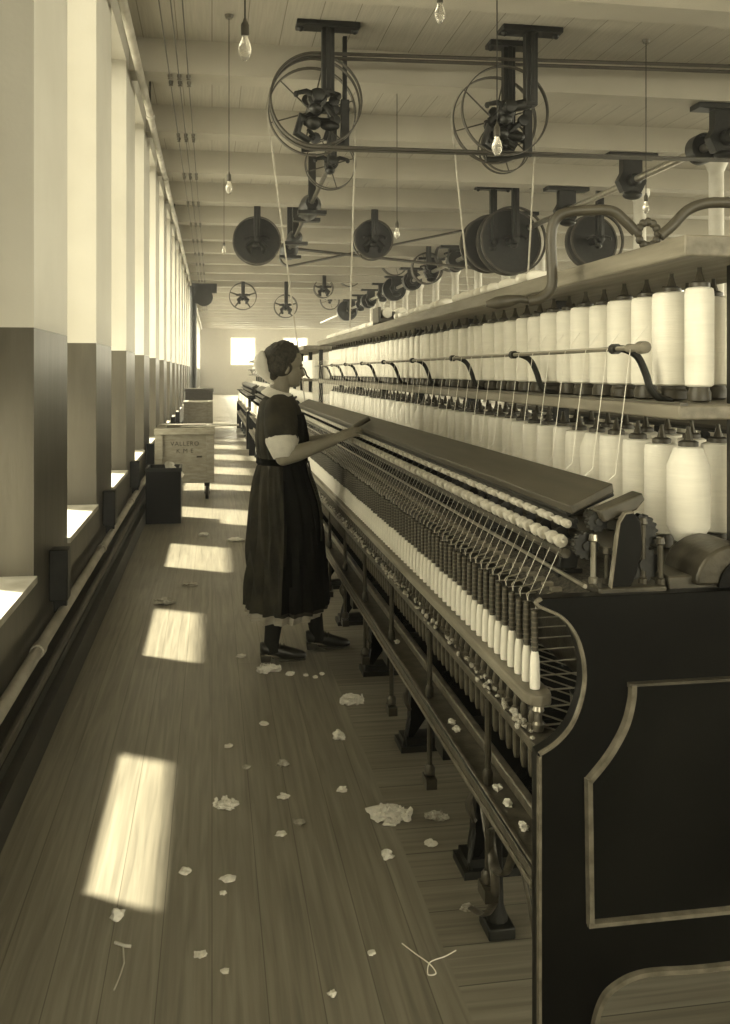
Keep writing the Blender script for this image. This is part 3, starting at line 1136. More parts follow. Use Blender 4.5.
# ------------------------------------------------------------------ roving bobbins on the creel
def roving_meshes(R, H, taper):
    w = MB()
    if taper:
        w.lathe([(R * 0.50, 0.0), (R * 0.62, 0.004), (R, H * 0.17), (R * 1.0, H * 0.80), (R * 0.66, H * 0.985), (R * 0.5, H)], (0, 0, 0), 'z', 20)
    else:
        w.lathe([(R * 0.82, 0.0), (R * 0.97, 0.004), (R, H * 0.08), (R * 1.0, H * 0.93), (R * 0.95, H * 0.985), (R * 0.8, H)], (0, 0, 0), 'z', 20)
    c = MB()
    c.lathe([(R * 0.62, -0.034), (R * 0.80, -0.030), (R * 0.80, -0.012), (R * 0.70, -0.006), (R * 0.70, 0.002), (0.016, 0.004), (0.016, H - 0.004), (0.022, H - 0.002), (0.022, H + 0.010), (0.014, H + 0.014)], (0, 0, 0), 'z', 14)
    s = MB()
    s.lathe([(0.012, H + 0.012), (0.008, H + 0.026), (0.005, H + 0.036), (0.005, H + 0.044)], (0, 0, 0), 'z', 8)
    return (w.mesh('wound_roving', M['cotton']), c.mesh('bobbin_core', M['core']), s.mesh('skewer', M['iron_mid']))


kinds = [roving_meshes(0.044, 0.216, False), roving_meshes(0.037, 0.214, False), roving_meshes(0.031, 0.216, False), roving_meshes(0.047, 0.214, True), roving_meshes(0.040, 0.212, False)]
RP = 0.125
strand = MB()
strand.tube([(0.935, 0.012, 1.53), (0.90, 0.012, 1.4885), (0.893, 0.008, 1.480), (0.855, 0.0, 1.21), (0.83, -0.003, 1.190)], 0.0009, 5)
st_me = strand.mesh('roving_strand', M['yarn'], (0.95, 0, 1.40))


def roving_row(X, Zb, ystart, tier, rowname, pattern, with_strand):
    y = ystart
    i = 0
    while y < Y1 - 0.06:
        k = pattern[i % len(pattern)] if i < len(pattern) else random.choice([0, 0, 1, 1, 4, 2, 3])
        if tier == 'upper' and k == 3: k = 0
        me = kinds[k]
        t = thing('roving_bobbin', '%s fat white roving bobbin from the near end of %s' % (nth(i + 1), rowname), 'bobbin', (X, y, Zb), 'roving bobbins, ' + rowname)
        a = random.uniform(0, 6)
        zs = random.uniform(0.97, 1.01)
        for nm, mm in zip(('wound_roving', 'bobbin_core', 'skewer'), me):
            o = put(nm, mm, t, (X, y, Zb))
            if nm == 'wound_roving': o.rotation_euler = (0, 0, a)
        if with_strand:
            put('roving_strand', st_me, t, (0.95, y + random.uniform(-.01, .01), 1.40))
        i += 1
        y += RP


roving_row(1.05, 1.398, 1.885, 'upper', 'the front upper creel row', [2, 0, 1, 0, 4, 0, 1, 0, 4, 1, 4, 1, 0, 4, 2, 1], True)
roving_row(1.05, 1.050, 1.933, 'lower', 'the front lower creel row', [3, 4, 1, 0, 3, 4, 2, 1, 4, 1, 2, 0], False)
roving_row(mir(1.05), 1.398, 1.945, 'upper', 'the rear upper creel row', [1, 4, 1, 0], False)
roving_row(mir(1.05), 1.050, 1.925, 'lower', 'the rear lower creel row', [1, 4, 1, 0], False)
# far frames: rovings and spindle bobbins too small to tell apart
for n, (f2, dx, dy) in enumerate(far):
    m = MB()
    for (X, Z) in ((1.05, 1.402), (1.05, 1.055), (mir(1.05), 1.402)):
        y = 1.80
        while y < Y1 - 0.06:
            m.lathe([(0.038, 0), (0.039, 0.19)], (X + dx, y + dy, Z - 0.04), 'z', 8)
            y += RP
    o = m.build('roving_bobbin', M['cotton'])
    stuff(o)
    tag(o, ('white roving bobbins massed on the creel of the frame behind the woman', 'white roving bobbins massed on the creel of the farthest frame', 'white roving bobbins massed on the creel of the next row')[n], 'bobbins')
    m = MB()
    for i in range(NS):
        m.lathe([(0.010, 0), (0.008, 0.075)], (0.662 + dx, SPY0 + i * SPP + dy, 0.773), 'z', 6)
        m.lathe([(0.007, 0.075), (0.007, 0.155)], (0.662 + dx, SPY0 + i * SPP + dy, 0.773), 'z', 6)
    o = m.build('spindle_bobbin', M['yarn'])
    stuff(o)
    tag(o, ('row of spindle bobbins on the frame behind the woman', 'row of spindle bobbins on the farthest frame', 'row of spindle bobbins on the frame in the next row')[n], 'bobbins')

# ------------------------------------------------------------------ spindle bobbins on the ring rail
def spin_meshes(dz):
    y = MB()
    y.lathe([(0.0105, 0.0), (0.0112, 0.006), (0.0102, 0.055), (0.0088, 0.070 + dz), (0.0070, 0.078 + dz)], (0, 0, 0), 'z', 12)
    b = MB()
    prof = [(0.0068, 0.070)]
    z = 0.078 + dz
    while z < 0.158:
        prof += [(0.0068, z), (0.0073, z + 0.002), (0.0073, z + 0.0065), (0.0068, z + 0.0085)]
        z += 0.0105
    prof += [(0.0072, 0.165), (0.0045, 0.168)]
    b.lathe(prof, (0, 0, 0), 'z', 10)
    return y.mesh('yarn', M['yarn']), b.mesh('barrel', M['barrel'])


skinds = [spin_meshes(q) for q in (0.0, 0.002, -0.002)]
th = MB()
th.tube([(0.0, 0, 0.0), (0.002, 0.005, 0.108), (0.066, 0.012, 0.236)], 0.0005, 4)
th_me = th.mesh('thread', M['yarn'])
for i in range(NS):
    y = SPY0 + i * SPP
    k = random.choice([0, 0, 1, 2])
    t = thing('spindle_bobbin', '%s slim ridged bobbin with white yarn base along the ring rail from the near end' % nth(i + 1), 'bobbin', (0.662, y, 0.773), 'spindle bobbins on the ring rail')
    put('yarn', skinds[k][0], t, (0.662, y, 0.773))
    b = put('barrel', skinds[k][1], t, (0.662, y, 0.773))
    b.rotation_euler = (0, 0, random.uniform(0, 6))
    b.scale = (1, 1, random.uniform(0.97, 1.03))
    put('thread', th_me, t, (0.664, y, 0.842))

# spare rovings lying on the creel top, tray of rovings
ly = MB()
ly.lathe([(0.004, -0.004), (0.012, 0), (0.019, 0.010), (0.022, 0.03), (0.021, 0.10), (0.016, 0.128), (0.010, 0.132)], (0, 0, 0), 'x', 14)
ly_me = ly.mesh('wound_roving', M['cotton'])
lc = MB()
lc.lathe([(0.008, 0.02), (0.008, 0.152)], (0, 0, 0), 'x', 10)
lc_me = lc.mesh('bobbin_core', M['core'])
y = 2.75
i = 0
while y < 7.9:
    if not (4.95 < y < 5.6):
        i += 1
        t = thing('spare_bobbin', '%s spare white roving lying on the creel top board from the near end' % nth(i), 'bobbin', (0.965, y, 1.725), 'spare rovings on the creel top')
        for nm, mm in (('wound_roving', ly_me), ('bobbin_core', lc_me)):
            put(nm, mm, t, (0.965, y, 1.725))
        t.rotation_euler = (0, 0, random.uniform(-.9, .9))
    y += random.choice([0.09, 0.10, 0.11, 0.2])
ty = 5.28
t = thing('bobbin_tray', 'dark slatted tray standing on the creel top board', 'tray', (1.02, ty, 1.703))
for k in range(4):
    m = MB()
    m.box(0.93 + k * 0.083, 0.945 + k * 0.083, ty - 0.09, ty + 0.09, 1.703, 1.775 if k % 3 else 1.80)
    m.build('slat', M['core'], t, (1.02, ty, 1.703), 0.002)
m = MB()
m.box(0.93, 1.194, ty - 0.09, ty + 0.09, 1.703, 1.715)
m.box(0.93, 1.194, ty - 0.095, ty - 0.085, 1.715, 1.735)
m.build('tray_base', M['core'], t, (1.02, ty, 1.703), 0.002)
for k in range(3):
    m = MB()
    m.lathe([(0.02, 0), (0.031, 0.006), (0.031, 0.15), (0.02, 0.158)], (0.987 + k * 0.083, ty - 0.082, 1.768), 'y', 14)
    tag(m.build('tray_roving', M['cotton']), '%s white roving from the left lying in the dark tray on the creel' % nth(k + 1), 'bobbin', 'rovings in the tray')

# ------------------------------------------------------------------ overhead pulleys, shafts and belts
def make_wheel(label, cx, cy, cz, R, rims, col_x=None, depth=0.30, flange=0.34, spokes=6, group='overhead belt pulleys', hang=True, rim_t=0.010, spoke_r=0.009):
    """belt pulley on a ceiling hanger: axis along y"""
    t = thing('belt_pulley', label, 'pulley', (cx, cy, CEIL if hang else cz), group)
    o = (cx, cy, cz)
    if hang:
        m = MB()
        hx = cx if col_x is None else col_x
        yb = cy - 0.07
        m.box(hx - flange, hx + flange, yb - 0.09, yb + 0.09, CEIL - 0.05, CEIL)
        for sgn in (-1, 1):
            m.ell((hx + sgn * flange * 0.86, yb, CEIL - 0.05), (0.035, 0.035, 0.035), 8, 5)
        m.build('hanger_flange', M['iron'], t, bevel=0.01)
        m = MB()
        m.box(hx - 0.055, hx + 0.055, yb - 0.05, yb + 0.05, cz + 0.02, CEIL - 0.05)
        m.box(hx - 0.022, hx + 0.022, yb - 0.07, yb - 0.05, cz + 0.05, CEIL - 0.05)
        m.tube([(hx, yb, cz + 0.05), (cx, yb, cz)], 0.05, 10)
        m.build('hanger_post', M['iron'], t, bevel=0.008)
    m = MB()
    m.lathe([(0.03, -0.16), (0.055, -0.15), (0.055, -0.06), (0.085, -0.05), (0.085, 0.02), (0.06, 0.04), (0.06, depth), (0.035, depth + 0.06)], o, 'y', 18)
    m.ell((cx - 0.02, cy - 0.06, cz - 0.10), (0.06, 0.06, 0.05), 12, 8)
    m.tube([(cx - 0.19, cy - 0.05, cz + 0.03), (cx - 0.10, cy - 0.05, cz + 0.05), (cx, cy - 0.05, cz + 0.0), (cx + 0.10, cy - 0.05, cz + 0.05), (cx + 0.19, cy - 0.05, cz + 0.035)], [0.018, 0.026, 0.04, 0.026, 0.018], 8)
    m.ell((cx - 0.19, cy - 0.05, cz + 0.02), (0.025, 0.025, 0.03), 8, 5)
    m.ell((cx + 0.19, cy - 0.05, cz + 0.02), (0.025, 0.025, 0.03), 8, 5)
    m.build('bearing', M['iron'], t)
    for ri, (yo, w) in enumerate(rims):
        m = MB()
        m.ring((cx, cy + yo, cz), R, w, rim_t, 56)
        rm = m.build('rim', M['belt'], t)
        for k in range(spokes if ri == len(rims) - 1 else 0):
            a = 2 * PI * k / spokes + 0.3
            m = MB()
            m.tube([(cx + 0.05 * math.cos(a), cy + yo + w / 2, cz + 0.05 * math.sin(a)), (cx + (R - rim_t / 2) * math.cos(a), cy + yo + w / 2, cz + (R - rim_t / 2) * math.sin(a))], [spoke_r, spoke_r * 0.7], 6, flat=(0.5, 1.0))
            m.build('spoke', M['iron_mid'], rm)
    return t


def belt_path(c1, r1, c2, r2, w, crossed=False, t=0.006):
    """closed flat belt round two wheels with axes along y; centres (x, z)"""
    c1, c2 = Vector(c1), Vector(c2)
    dv = c2 - c1
    L = dv.length
    base = math.atan2(dv.y, dv.x)
    pts = []
    if not crossed:
        al = math.acos(max(-1, min(1, (r1 - r2) / L)))
        a1, a2 = base + al, base - al
        n = 28
        for k in range(n + 1):
            a = a1 + (2 * PI - 2 * al) * k / n
            pts.append((c1.x + r1 * math.cos(a), c1.y + r1 * math.sin(a), 0.0))
        for k in range(n + 1):
            a = a2 + (2 * al) * k / n
            pts.append((c2.x + r2 * math.cos(a), c2.y + r2 * math.sin(a), 0.0))
    else:
        al = math.acos(max(-1, min(1, (r1 + r2) / L)))
        n = 28
        for k in range(n + 1):
            a = base + al + (2 * PI - 2 * al) * k / n
            pts.append((c1.x + r1 * math.cos(a), c1.y + r1 * math.sin(a), 0.0))
        a_in = base + PI - al
        for k in range(n + 1):
            a = a_in - (2 * PI - 2 * al) * k / n
            pts.append((c2.x + r2 * math.cos(a), c2.y + r2 * math.sin(a), 0.0))
    return pts


def make_belt(name, label, cat, y, c1, r1, c2, r2, w=0.07, crossed=False, mt='belt', t=0.007, group=None, part_round=False):
    pts = belt_path(c1, r1, c2, r2, w, crossed)
    n = len(pts)
    m = MB()
    vs, fs = [], []
    for i, p in enumerate(pts):
        a, b = pts[i - 1], pts[(i + 1) % n]
        tx, tz = b[0] - a[0], b[1] - a[1]
        l = math.hypot(tx, tz) or 1
        nx, nz = -tz / l * t / 2, tx / l * t / 2
        yo = 0
        if crossed:
            yo = 0.02 * (1 if i < n // 2 else -1)
        for (sx_, wy) in ((1, -w / 2), (1, w / 2), (-1, w / 2), (-1, -w / 2)):
            vs.append((p[0] + nx * sx_, y + wy + yo, p[1] + nz * sx_))
    for i in range(n):
        j = (i + 1) % n
        for k in range(4):
            l_ = (k + 1) % 4
            fs.append((i * 4 + k, i * 4 + l_, j * 4 + l_, j * 4 + k))
    m.add(vs, fs)
    return tag(m.build(name, M[mt]), label, cat, group)


# first pulley, upper left
c1 = at(317, 99, 8.25)
w1 = make_wheel('large thin-rimmed belt pulley nearest the window wall, hung on a T-shaped hanger', c1.x, c1.y, c1.z, 0.41, [(0.0, 0.05), (0.12, 0.05), (0.38, 0.06)], col_x=at(327, 60, 8.25).x, depth=0.45, flange=0.28)
c2 = at(506, 110, 8.35)
w2 = make_wheel('large thin-rimmed belt pulley hanging behind the long bulb over the creel', c2.x, c2.y, c2.z, 0.405, [(0.0, 0.05), (0.32, 0.06)], col_x=at(529, 60, 8.35).x, depth=0.42, flange=0.28)
# small lower wheel of each
for (c, lab, px, py, dd, rr) in ((c1, 'small pulley showing just below the large pulley nearest the window wall', 331, 163, 10.9, 0.30), (c2, 'small spoked pulley showing just below the large pulley behind the long bulb', 506, 146, 8.75, 0.24)):
    q = at(px, py, dd)
    make_wheel(lab, q.x, q.y, q.z, rr, [(0.0, 0.03), (0.10, 0.03)], depth=0.2, flange=0.2, spokes=4)
# extra iron work at the hubs: shifter forks
for n_, (c, dxs) in enumerate(((c1, 1), (c2, 1))):
    t = thing('belt_shifter', ('iron belt shifter hanging inside the large pulley nearest the window wall', 'iron belt shifter hanging inside the large pulley behind the long bulb')[n_], 'belt shifter', (c.x, c.y + 0.25, CEIL))
    m = MB()
    m.box(c.x + 0.24, c.x + 0.32, c.y + 0.20, c.y + 0.25, c.z - 0.36, c.z + 0.07)
    m.box(c.x + 0.26, c.x + 0.30, c.y + 0.20, c.y + 0.25, c.z + 0.07, CEIL)
    m.build('shifter_bar', M['iron'], t, bevel=0.006)
    m = MB()
    m.tube([(c.x + 0.28, c.y + 0.22, c.z - 0.33), (c.x + 0.1, c.y + 0.22, c.z - 0.38), (c.x - 0.12, c.y + 0.22, c.z - 0.40)], [0.03, 0.022, 0.03], 8)
    m.tube([(c.x + 0.0, c.y + 0.1, c.z - 0.20), (c.x - 0.13, c.y + 0.1, c.z - 0.14), (c.x - 0.17, c.y + 0.12, c.z - 0.28), (c.x - 0.05, c.y + 0.15, c.z - 0.34)], [0.05, 0.05, 0.04, 0.03], 8)
    m.ell((c.x - 0.03, c.y + 0.06, c.z - 0.20), (0.075, 0.075, 0.06), 12, 8)
    m.ell((c.x + 0.13, c.y + 0.12, c.z - 0.20), (0.09, 0.04, 0.05), 12, 8)
    m.build('shifter_fork', M['iron'], t)
    for k in range(9 if n_ else 5):
        rnd = random.Random(50 + k + 20 * n_)
        a0 = rnd.uniform(0, 6.28)
        p_ = [Vector((c.x + 0.02 + rnd.uniform(-.17, .17), c.y + rnd.uniform(0.05, 0.25), c.z - 0.10 + rnd.uniform(-.22, .16))) for _ in range(3)]
        m = MB()
        m.tube(catmull(p_, 4), rnd.uniform(0.018, 0.034), 8)
        m.lathe([(0.02, -0.03), (0.05, -0.025), (0.05, 0.02), (0.02, 0.03)], p_[1], 'y', 12)
        m.build('shifter_link', M['iron'], t)
# horizontal belts
make_belt('drive_belt', 'dark flat belt round the front rim of the large pulley nearest the window wall', 'belt', c1.y + 0.025, (c1.x, c1.z), 0.414, (6.4, 3.94), 0.46, 0.075, t=0.010, group='horizontal belts')
make_belt('drive_belt', 'dark flat belt running along just behind the front flat belt', 'belt', c1.y + 0.145, (c1.x, c1.z), 0.414, (6.4, 3.94), 0.44, 0.075, t=0.010, group='horizontal belts')
make_wheel('wide drum on the ceiling that takes the far ends of the flat belts', 6.4, c1.y, 3.94, 0.43, [(0.0, 0.24)])
# pale belts down to the frames
make_belt('rope_belt', 'pale rope belt dropping from the pulley nearest the window wall to the near frame', 'belt', c1.y + 0.41, (c1.x, c1.z), 0.416, (1.08, 0.62), 0.156, 0.016, mt='belt_pale', t=0.012)
make_belt('rope_belt', 'pale rope belt dropping behind the creel from the pulley behind the long bulb', 'belt', c2.y + 0.35, (c2.x, c2.z), 0.411, (1.08 + 1.60, 0.62), 0.156, 0.016, mt='belt_pale', t=0.012)

# middle pair of pulleys, and pair further back
mid = []
for (px, py, d, R, lab) in ((257, 240, 15.9, 0.41, 'dark disc pulley above the woman, beside the countershaft end'), (374, 239, 15.9, 0.34, 'dark disc pulley above the bobbin tray, beside the hanging bulb'),
                            (243, 296, 28.5, 0.42, 'small far spoked pulley between the dark riser and the pale rope'), (286, 306, 28.5, 0.36, 'small far spoked pulley that the slanting pale rope crosses'),
                            (324, 288, 28.5, 0.30, 'smallest far pulley hanging between the two runs of pale rope')):
    q = at(px, py, d)
    w = make_wheel(lab, q.x, q.y, q.z, R, [(0.0, 0.05), (0.22, 0.08)], depth=0.35, flange=0.24, spokes=5, rim_t=0.018, spoke_r=0.035)
    for kx in (-1, 1):
        m = MB()
        m.tube([(q.x, q.y - 0.02, q.z - 0.02), (q.x + 0.14 * kx, q.y, q.z - 0.12), (q.x + 0.10 * kx, q.y + 0.1, q.z - 0.22)], [0.07, 0.06, 0.04], 8)
        m.build('bearing_arm', M['iron'], w)
    mid.append(q)
    if d > 20: continue
    m = MB()
    m.lathe([(0.05, 0.05), (R - 0.02, 0.055), (R - 0.02, 0.065), (0.05, 0.07)], (q.x, q.y, q.z), 'y', 36)
    m.build('web', M['iron'], w)
# countershaft receding from below the first pulley
sa, sb = at(331, 163, 10.9), at(288, 252, 17.6)
t = thing('counter_shaft', 'dark countershaft with couplings receding below the pulley nearest the window wall', 'shaft', sa)
m = MB()
m.tube([sa, sb], 0.028, 10)
m.build('shaft', M['iron_mid'], t, sa)
for f, L, R in ((0.33, 0.75, 0.15), (0.45, 0.3, 0.10), (0.74, 0.6, 0.13), (0.93, 0.5, 0.17)):
    u = (sb - sa).normalized()
    a = sa + (sb - sa) * f
    m = MB()
    m.tube([a, a + u * L * 0.2, a + u * L * 0.8, a + u * L], [R * 0.6, R, R, R * 0.6], 14)
    m.build('coupling', M['iron'], t, sa)
    m = MB()
    m.box(a.x - 0.05, a.x + 0.05, a.y - 0.05, a.y + 0.05, a.z, CEIL if f != 0.45 else a.z + 0.1)
    m.box(a.x - 0.2, a.x + 0.2, a.y - 0.08, a.y + 0.08, a.z - R - 0.02, a.z - R + 0.03)
    m.build('hanger', M['iron'], t, sa)
# crossed belt to the right
q1, q2 = at(289, 257, 17.6), at(505, 243, 17.6)
make_belt('crossed_belt', 'crossed dark belt stretching from the countershaft end under the ceiling', 'belt', q1.y, (q1.x, q1.z), 0.17, (q2.x, q2.z), 0.45, 0.20, crossed=True, t=0.028)

# line shaft on the column row
COLX, SHX, SHZ = 6.4, 5.23, 3.84
sh0 = (SHX, 8.0, SHZ)
t = thing('line_shaft', 'long bright line shaft hung under the beams beside the white columns', 'shaft', sh0)
m = MB()
m.tube([sh0, (SHX, 45, SHZ)], 0.045, 12)
m.build('shaft', M['steel'], t, sh0)
big = []
for (yy, R, w) in ((9.25, 0.16, 0.16), (16.2, 0.30, 0.2), (19.4, 0.22, 0.2), (24.0, 0.25, 0.25), (26.5, 0.34, 0.2), (31.0, 0.25, 0.3), (36.0, 0.4, 0.3)):
    m = MB()
    m.ring((SHX, yy, SHZ), R, w, 0.03, 40)
    m.lathe([(0.05, w * 0.4), (R - 0.03, w * 0.42), (R - 0.03, w * 0.58), (0.05, w * 0.6)], (SHX, yy, SHZ), 'y', 40)
    m.build('pulley', M['iron'], t, sh0)
for k in range(-1, 12):
    y = BEAM0 + 0.15 + (k + 1) * PITCH
    h = thing('shaft_hanger', '%s dark iron shaft hanger along the bright line shaft from the near end' % nth(k + 2), 'shaft hanger', (SHX, y, 4.19), 'shaft hangers under the beams')
    m = MB()
    m.box(SHX - 0.33, SHX + 0.33, y - 0.1, y + 0.1, 4.13, 4.19)
    m.build('hanger_plate', M['iron'], h, bevel=0.01)
    m = MB()
    m.prism([(SHX - 0.13, 4.13), (SHX + 0.13, 4.13), (SHX + 0.13, 3.95), (SHX + 0.19, 3.84), (SHX + 0.12, 3.70), (SHX - 0.12, 3.70), (SHX - 0.19, 3.84), (SHX - 0.13, 3.95)], y - 0.06, y + 0.06)
    m.lathe([(0.03, -0.20), (0.08, -0.16), (0.08, 0.16), (0.03, 0.20)], (SHX, y, SHZ), 'y', 14)
    m.ell((SHX, y - 0.05, 3.66), (0.13, 0.10, 0.06), 14, 8)
    m.build('hanger_body', M['iron'], h)
    c = thing('column', '%s white round column from the near end, standing beyond the creel' % nth(k + 2), 'column', (COLX, y + 2.17, 0), 'round columns beyond the creel')
    m = MB()
    m.lathe([(0.16, 0), (0.16, 0.06), (0.10, 0.10), (0.095, 4.0)], (COLX, y + 2.17, 0), 'z', 18)
    m.build('shaft', M['brick_col'], c)
    m = MB()
    m.lathe([(0.095, 4.0), (0.15, 4.12), (0.15, 4.19)], (COLX, y + 2.17, 0), 'z', 18)
    m.build('capital', M['brick_col'], c)
# big hoops at the right over the creel
for (px, py, d, R, lab) in ((492, 243, 15.5, 0.48, 'dark hoop pulley above the creel, partly behind its larger neighbour'), (514, 240, 15.2, 0.56, 'larger dark hoop pulley above the creel, crossed by the pale rope'),
                            (598, 240, 15.0, 0.45, 'dark pulley beyond the bent pipe over the creel')):
    q = at(px, py, d)
    w = make_wheel(lab, q.x, q.y, q.z, R, [(0.0, 0.05), (0.25, 0.05)], depth=0.3, flange=0.3, spokes=6, rim_t=0.03)
    m = MB()
    m.lathe([(0.05, 0.26), (R - 0.03, 0.265), (R - 0.03, 0.28), (0.05, 0.285)], (q.x, q.y, q.z), 'y', 36)
    m.build('web', M['iron'], w)
# dark gearing silhouettes further off
for (px, py, d, lab) in ((428, 268, 22, 'dark overhead bearing cluster above the bobbin tray'), (452, 255, 22, 'dark overhead pulley next to the two dark hoop pulleys'), (350, 275, 30, 'far dark overhead pulley beside the upright pale rope, window side'),
                         (395, 262, 26, 'far dark overhead pulley between the pale rope and the tray'), (330, 300, 36, 'farthest dark overhead pulley above the creel end')):
    q = at(px, py, d)
    w = make_wheel(lab, q.x, q.y, q.z, 0.38, [(0.0, 0.2)], depth=0.3, flange=0.3, spokes=4, rim_t=0.03)

# ------------------------------------------------------------------ pendant bulbs and wires
def pendant(px, py, d, label, sc=1.0):
    q = at(px, py, d)     # q = middle of the bulb
    t = thing('pendant_bulb', label, 'lamp', (q.x, q.y, CEIL), 'hanging bulbs')
    m = MB()
    m.lathe([(0.004, -0.062), (0.012, -0.060), (0.027, -0.035), (0.031, -0.015), (0.026, 0.012), (0.014, 0.040), (0.013, 0.055)], (0, 0, 0), 'z', 16)
    o = m.build('bulb', M['bulb'], t)
    o.location = q - t.location
    o.scale = (sc, sc, sc)
    m = MB()
    m.lathe([(0.015, 0.05), (0.019, 0.055), (0.019, 0.10), (0.010, 0.115), (0.006, 0.13)], (0, 0, 0), 'z', 12)
    o = m.build('socket', M['core'], t)
    o.location = q - t.location
    o.scale = (sc, sc, sc)
    m = MB()
    m.tube([(q.x, q.y, q.z + 0.12 * sc), (q.x, q.y, CEIL)], 0.004, 6)
    m.build('cord', M['iron'], t)
    m = MB()
    m.lathe([(0.03, CEIL - 0.03), (0.04, CEIL)], (q.x, q.y, 0), 'z', 10)
    m.build('ceiling_rose', M['ceramic'], t)


pendant(245, 47, 4.2, 'big clear bulb with dark socket hanging nearest the ceiling wires')
pendant(229, 187, 8.0, 'small bulb on a long cord just beyond the ceiling wires')
pendant(224, 250, 14.0, 'tiny far bulb hanging beside the dark disc pulley above the woman')
pendant(497, 145, 6.2, 'long bulb hanging in front of the upper right pulley', 1.15)
pendant(397, 233, 9.5, 'bulb hanging over the creel between the pulleys')
pendant(646, 207, 8.6, 'bulb hanging beside the white column and the ring joint')
pendant(440, 12, 5.2, 'bulb hanging high between the two large pulleys')
for n_, X in enumerate((-0.385, -0.30, -0.215)):
    t = thing('electric_wire', '%s ceiling wire from the window wall, strung on small insulators' % ('nearest', 'middle', 'outermost of three')[n_] if n_ else 'ceiling wire nearest the window wall, strung on small insulators', 'wire', (X, 0, 4.17), 'ceiling wires')
    m = MB()
    m.tube([(X, YB + 0.2, 4.155), (X, 45, 4.155)], 0.0055, 6)
    m.build('wire', M['pipe_dark'], t)
    for k in range(-4, 16):
        y = BEAM0 + k * PITCH
        for yy in (y + 0.05, y + 0.25):
            if yy < 6: continue
            m = MB()
            m.lathe([(0.016, 4.14), (0.022, 4.148), (0.015, 4.158), (0.022, 4.168), (0.022, 4.19)], (X, yy, 0), 'z', 10)
            m.build('insulator', M['ceramic'], t)

# ------------------------------------------------------------------ cotton scraps on the floor
def scrap_mesh(sx_, sy_, sz_, seed, n=16, mt='lint', rag=0.45):
    m = MB()
    rnd = random.Random(seed)
    rings = []
    nu, nv = n, 8
    off = Vector((rnd.random() * 50, rnd.random() * 50, 0))
    for i in range(nv + 1):
        a = -PI / 2 + PI * i / nv
        a = max(-PI / 2 + .05, min(PI / 2 - .05, a))
        ring = []
        for k in range(nu):
            b = 2 * PI * k / nu
            dv = Vector((math.cos(a) * math.cos(b), math.cos(a) * math.sin(b), math.sin(a)))
            r = 1 + rag * noise.noise(dv * 1.7 + off) * 1.6 + rag * 0.6 * noise.noise(dv * 4.5 + off)
            ring.append((dv.x * r * sx_, dv.y * r * sy_, max(0.0, dv.z * r * sz_ + sz_ * 0.75)))
        rings.append(ring)
    m.loft(rings)
    return m


SCR = [  # px, py, half width px, flatness, label
    (117, 919, 8, 0.8, 'round ball of cotton at the lower left of the floor'),
    (200, 956, 7, 0.35, 'small flat cotton scrap near the bottom edge, right of the straw'),
    (228, 880, 8, 0.3, 'flat white cotton scrap right of the big sun patch end'),
    (186, 873, 7, 0.5, 'curled cotton wisp at the right edge of the big sun patch'),
    (223, 894, 4, 0.5, 'tiny cotton speck just below the flat scrap by the sun patch'),
    (227, 806, 12, 0.3, 'winged cotton scrap in mid aisle right of the big sun patch'),
    (281, 835, 6, 0.3, 'thin cotton flake just below the tan scrap'),
    (284, 798, 6, 0.5, 'pair of cotton specks above the tan scrap'),
    (246, 768, 5, 0.3, 'faint cotton speck in mid aisle above the winged scrap'),
    (229, 747, 5, 0.4, 'small cotton speck level with the top of the sun patch'),
    (283, 765, 7, 0.35, 'small cotton scrap in mid aisle right of the faint speck'),
    (342, 791, 6, 0.5, 'small bright cotton tuft above the large ragged clump'),
    (389, 817, 21, 0.30, 'large ragged cotton clump near the frame feet'),
    (387, 858, 7, 0.7, 'rounded cotton lump below the large ragged clump'),
    (264, 725, 5, 0.5, 'small cotton speck below the woman\'s near shoe'),
    (339, 739, 7, 0.75, 'fluffy cotton ball beside the second frame leg'),
    (351, 703, 12, 0.45, 'ragged cotton tuft lying in front of the frame leg by the woman'),
    (270, 671, 12, 0.35, 'oblong cotton wad just in front of the woman\'s near shoe'),
    (290, 675, 5, 0.4, 'small cotton wad right of the oblong wad by the shoe'),
    (241, 657, 5, 0.35, 'cotton speck left of the woman\'s shoes'),
    (164, 604, 10, 0.4, 'grey pile of cotton between the sun patches at left'),
    (190, 585, 8, 0.2, 'flat cotton streak beyond the grey pile'),
    (204, 536, 5, 0.5, 'cotton speck on the floor near the black box'),
    (236, 541, 9, 0.25, 'flat cotton scrap left of the woman\'s skirt hem'),
    (332, 996, 5, 0.7, 'small cotton tuft at the bottom edge of the floor'),
    (372, 954, 5, 0.4, 'cotton speck right of the bottom tuft'),
    (225, 972, 5, 0.3, 'dark-edged cotton flake near the bottom left'),
    (431, 845, 7, 0.4, 'cotton lump lying on the cross boards by the near foot'),
    (437, 818, 12, 0.25, 'faint dusty lint patch on the cross boards above the lump'),
    (468, 909, 8, 0.25, 'grey lint scrap on the cross boards near the end panel'),
    (315, 678, 3, 0.5, 'first tiny crumb of cotton between the shoe and the frame'),
    (322, 675, 3, 0.6, 'second tiny crumb of cotton between the shoe and the frame'),
    (306, 676, 3, 0.5, 'tiny cotton crumb right beside the small wad by the shoe'),
]
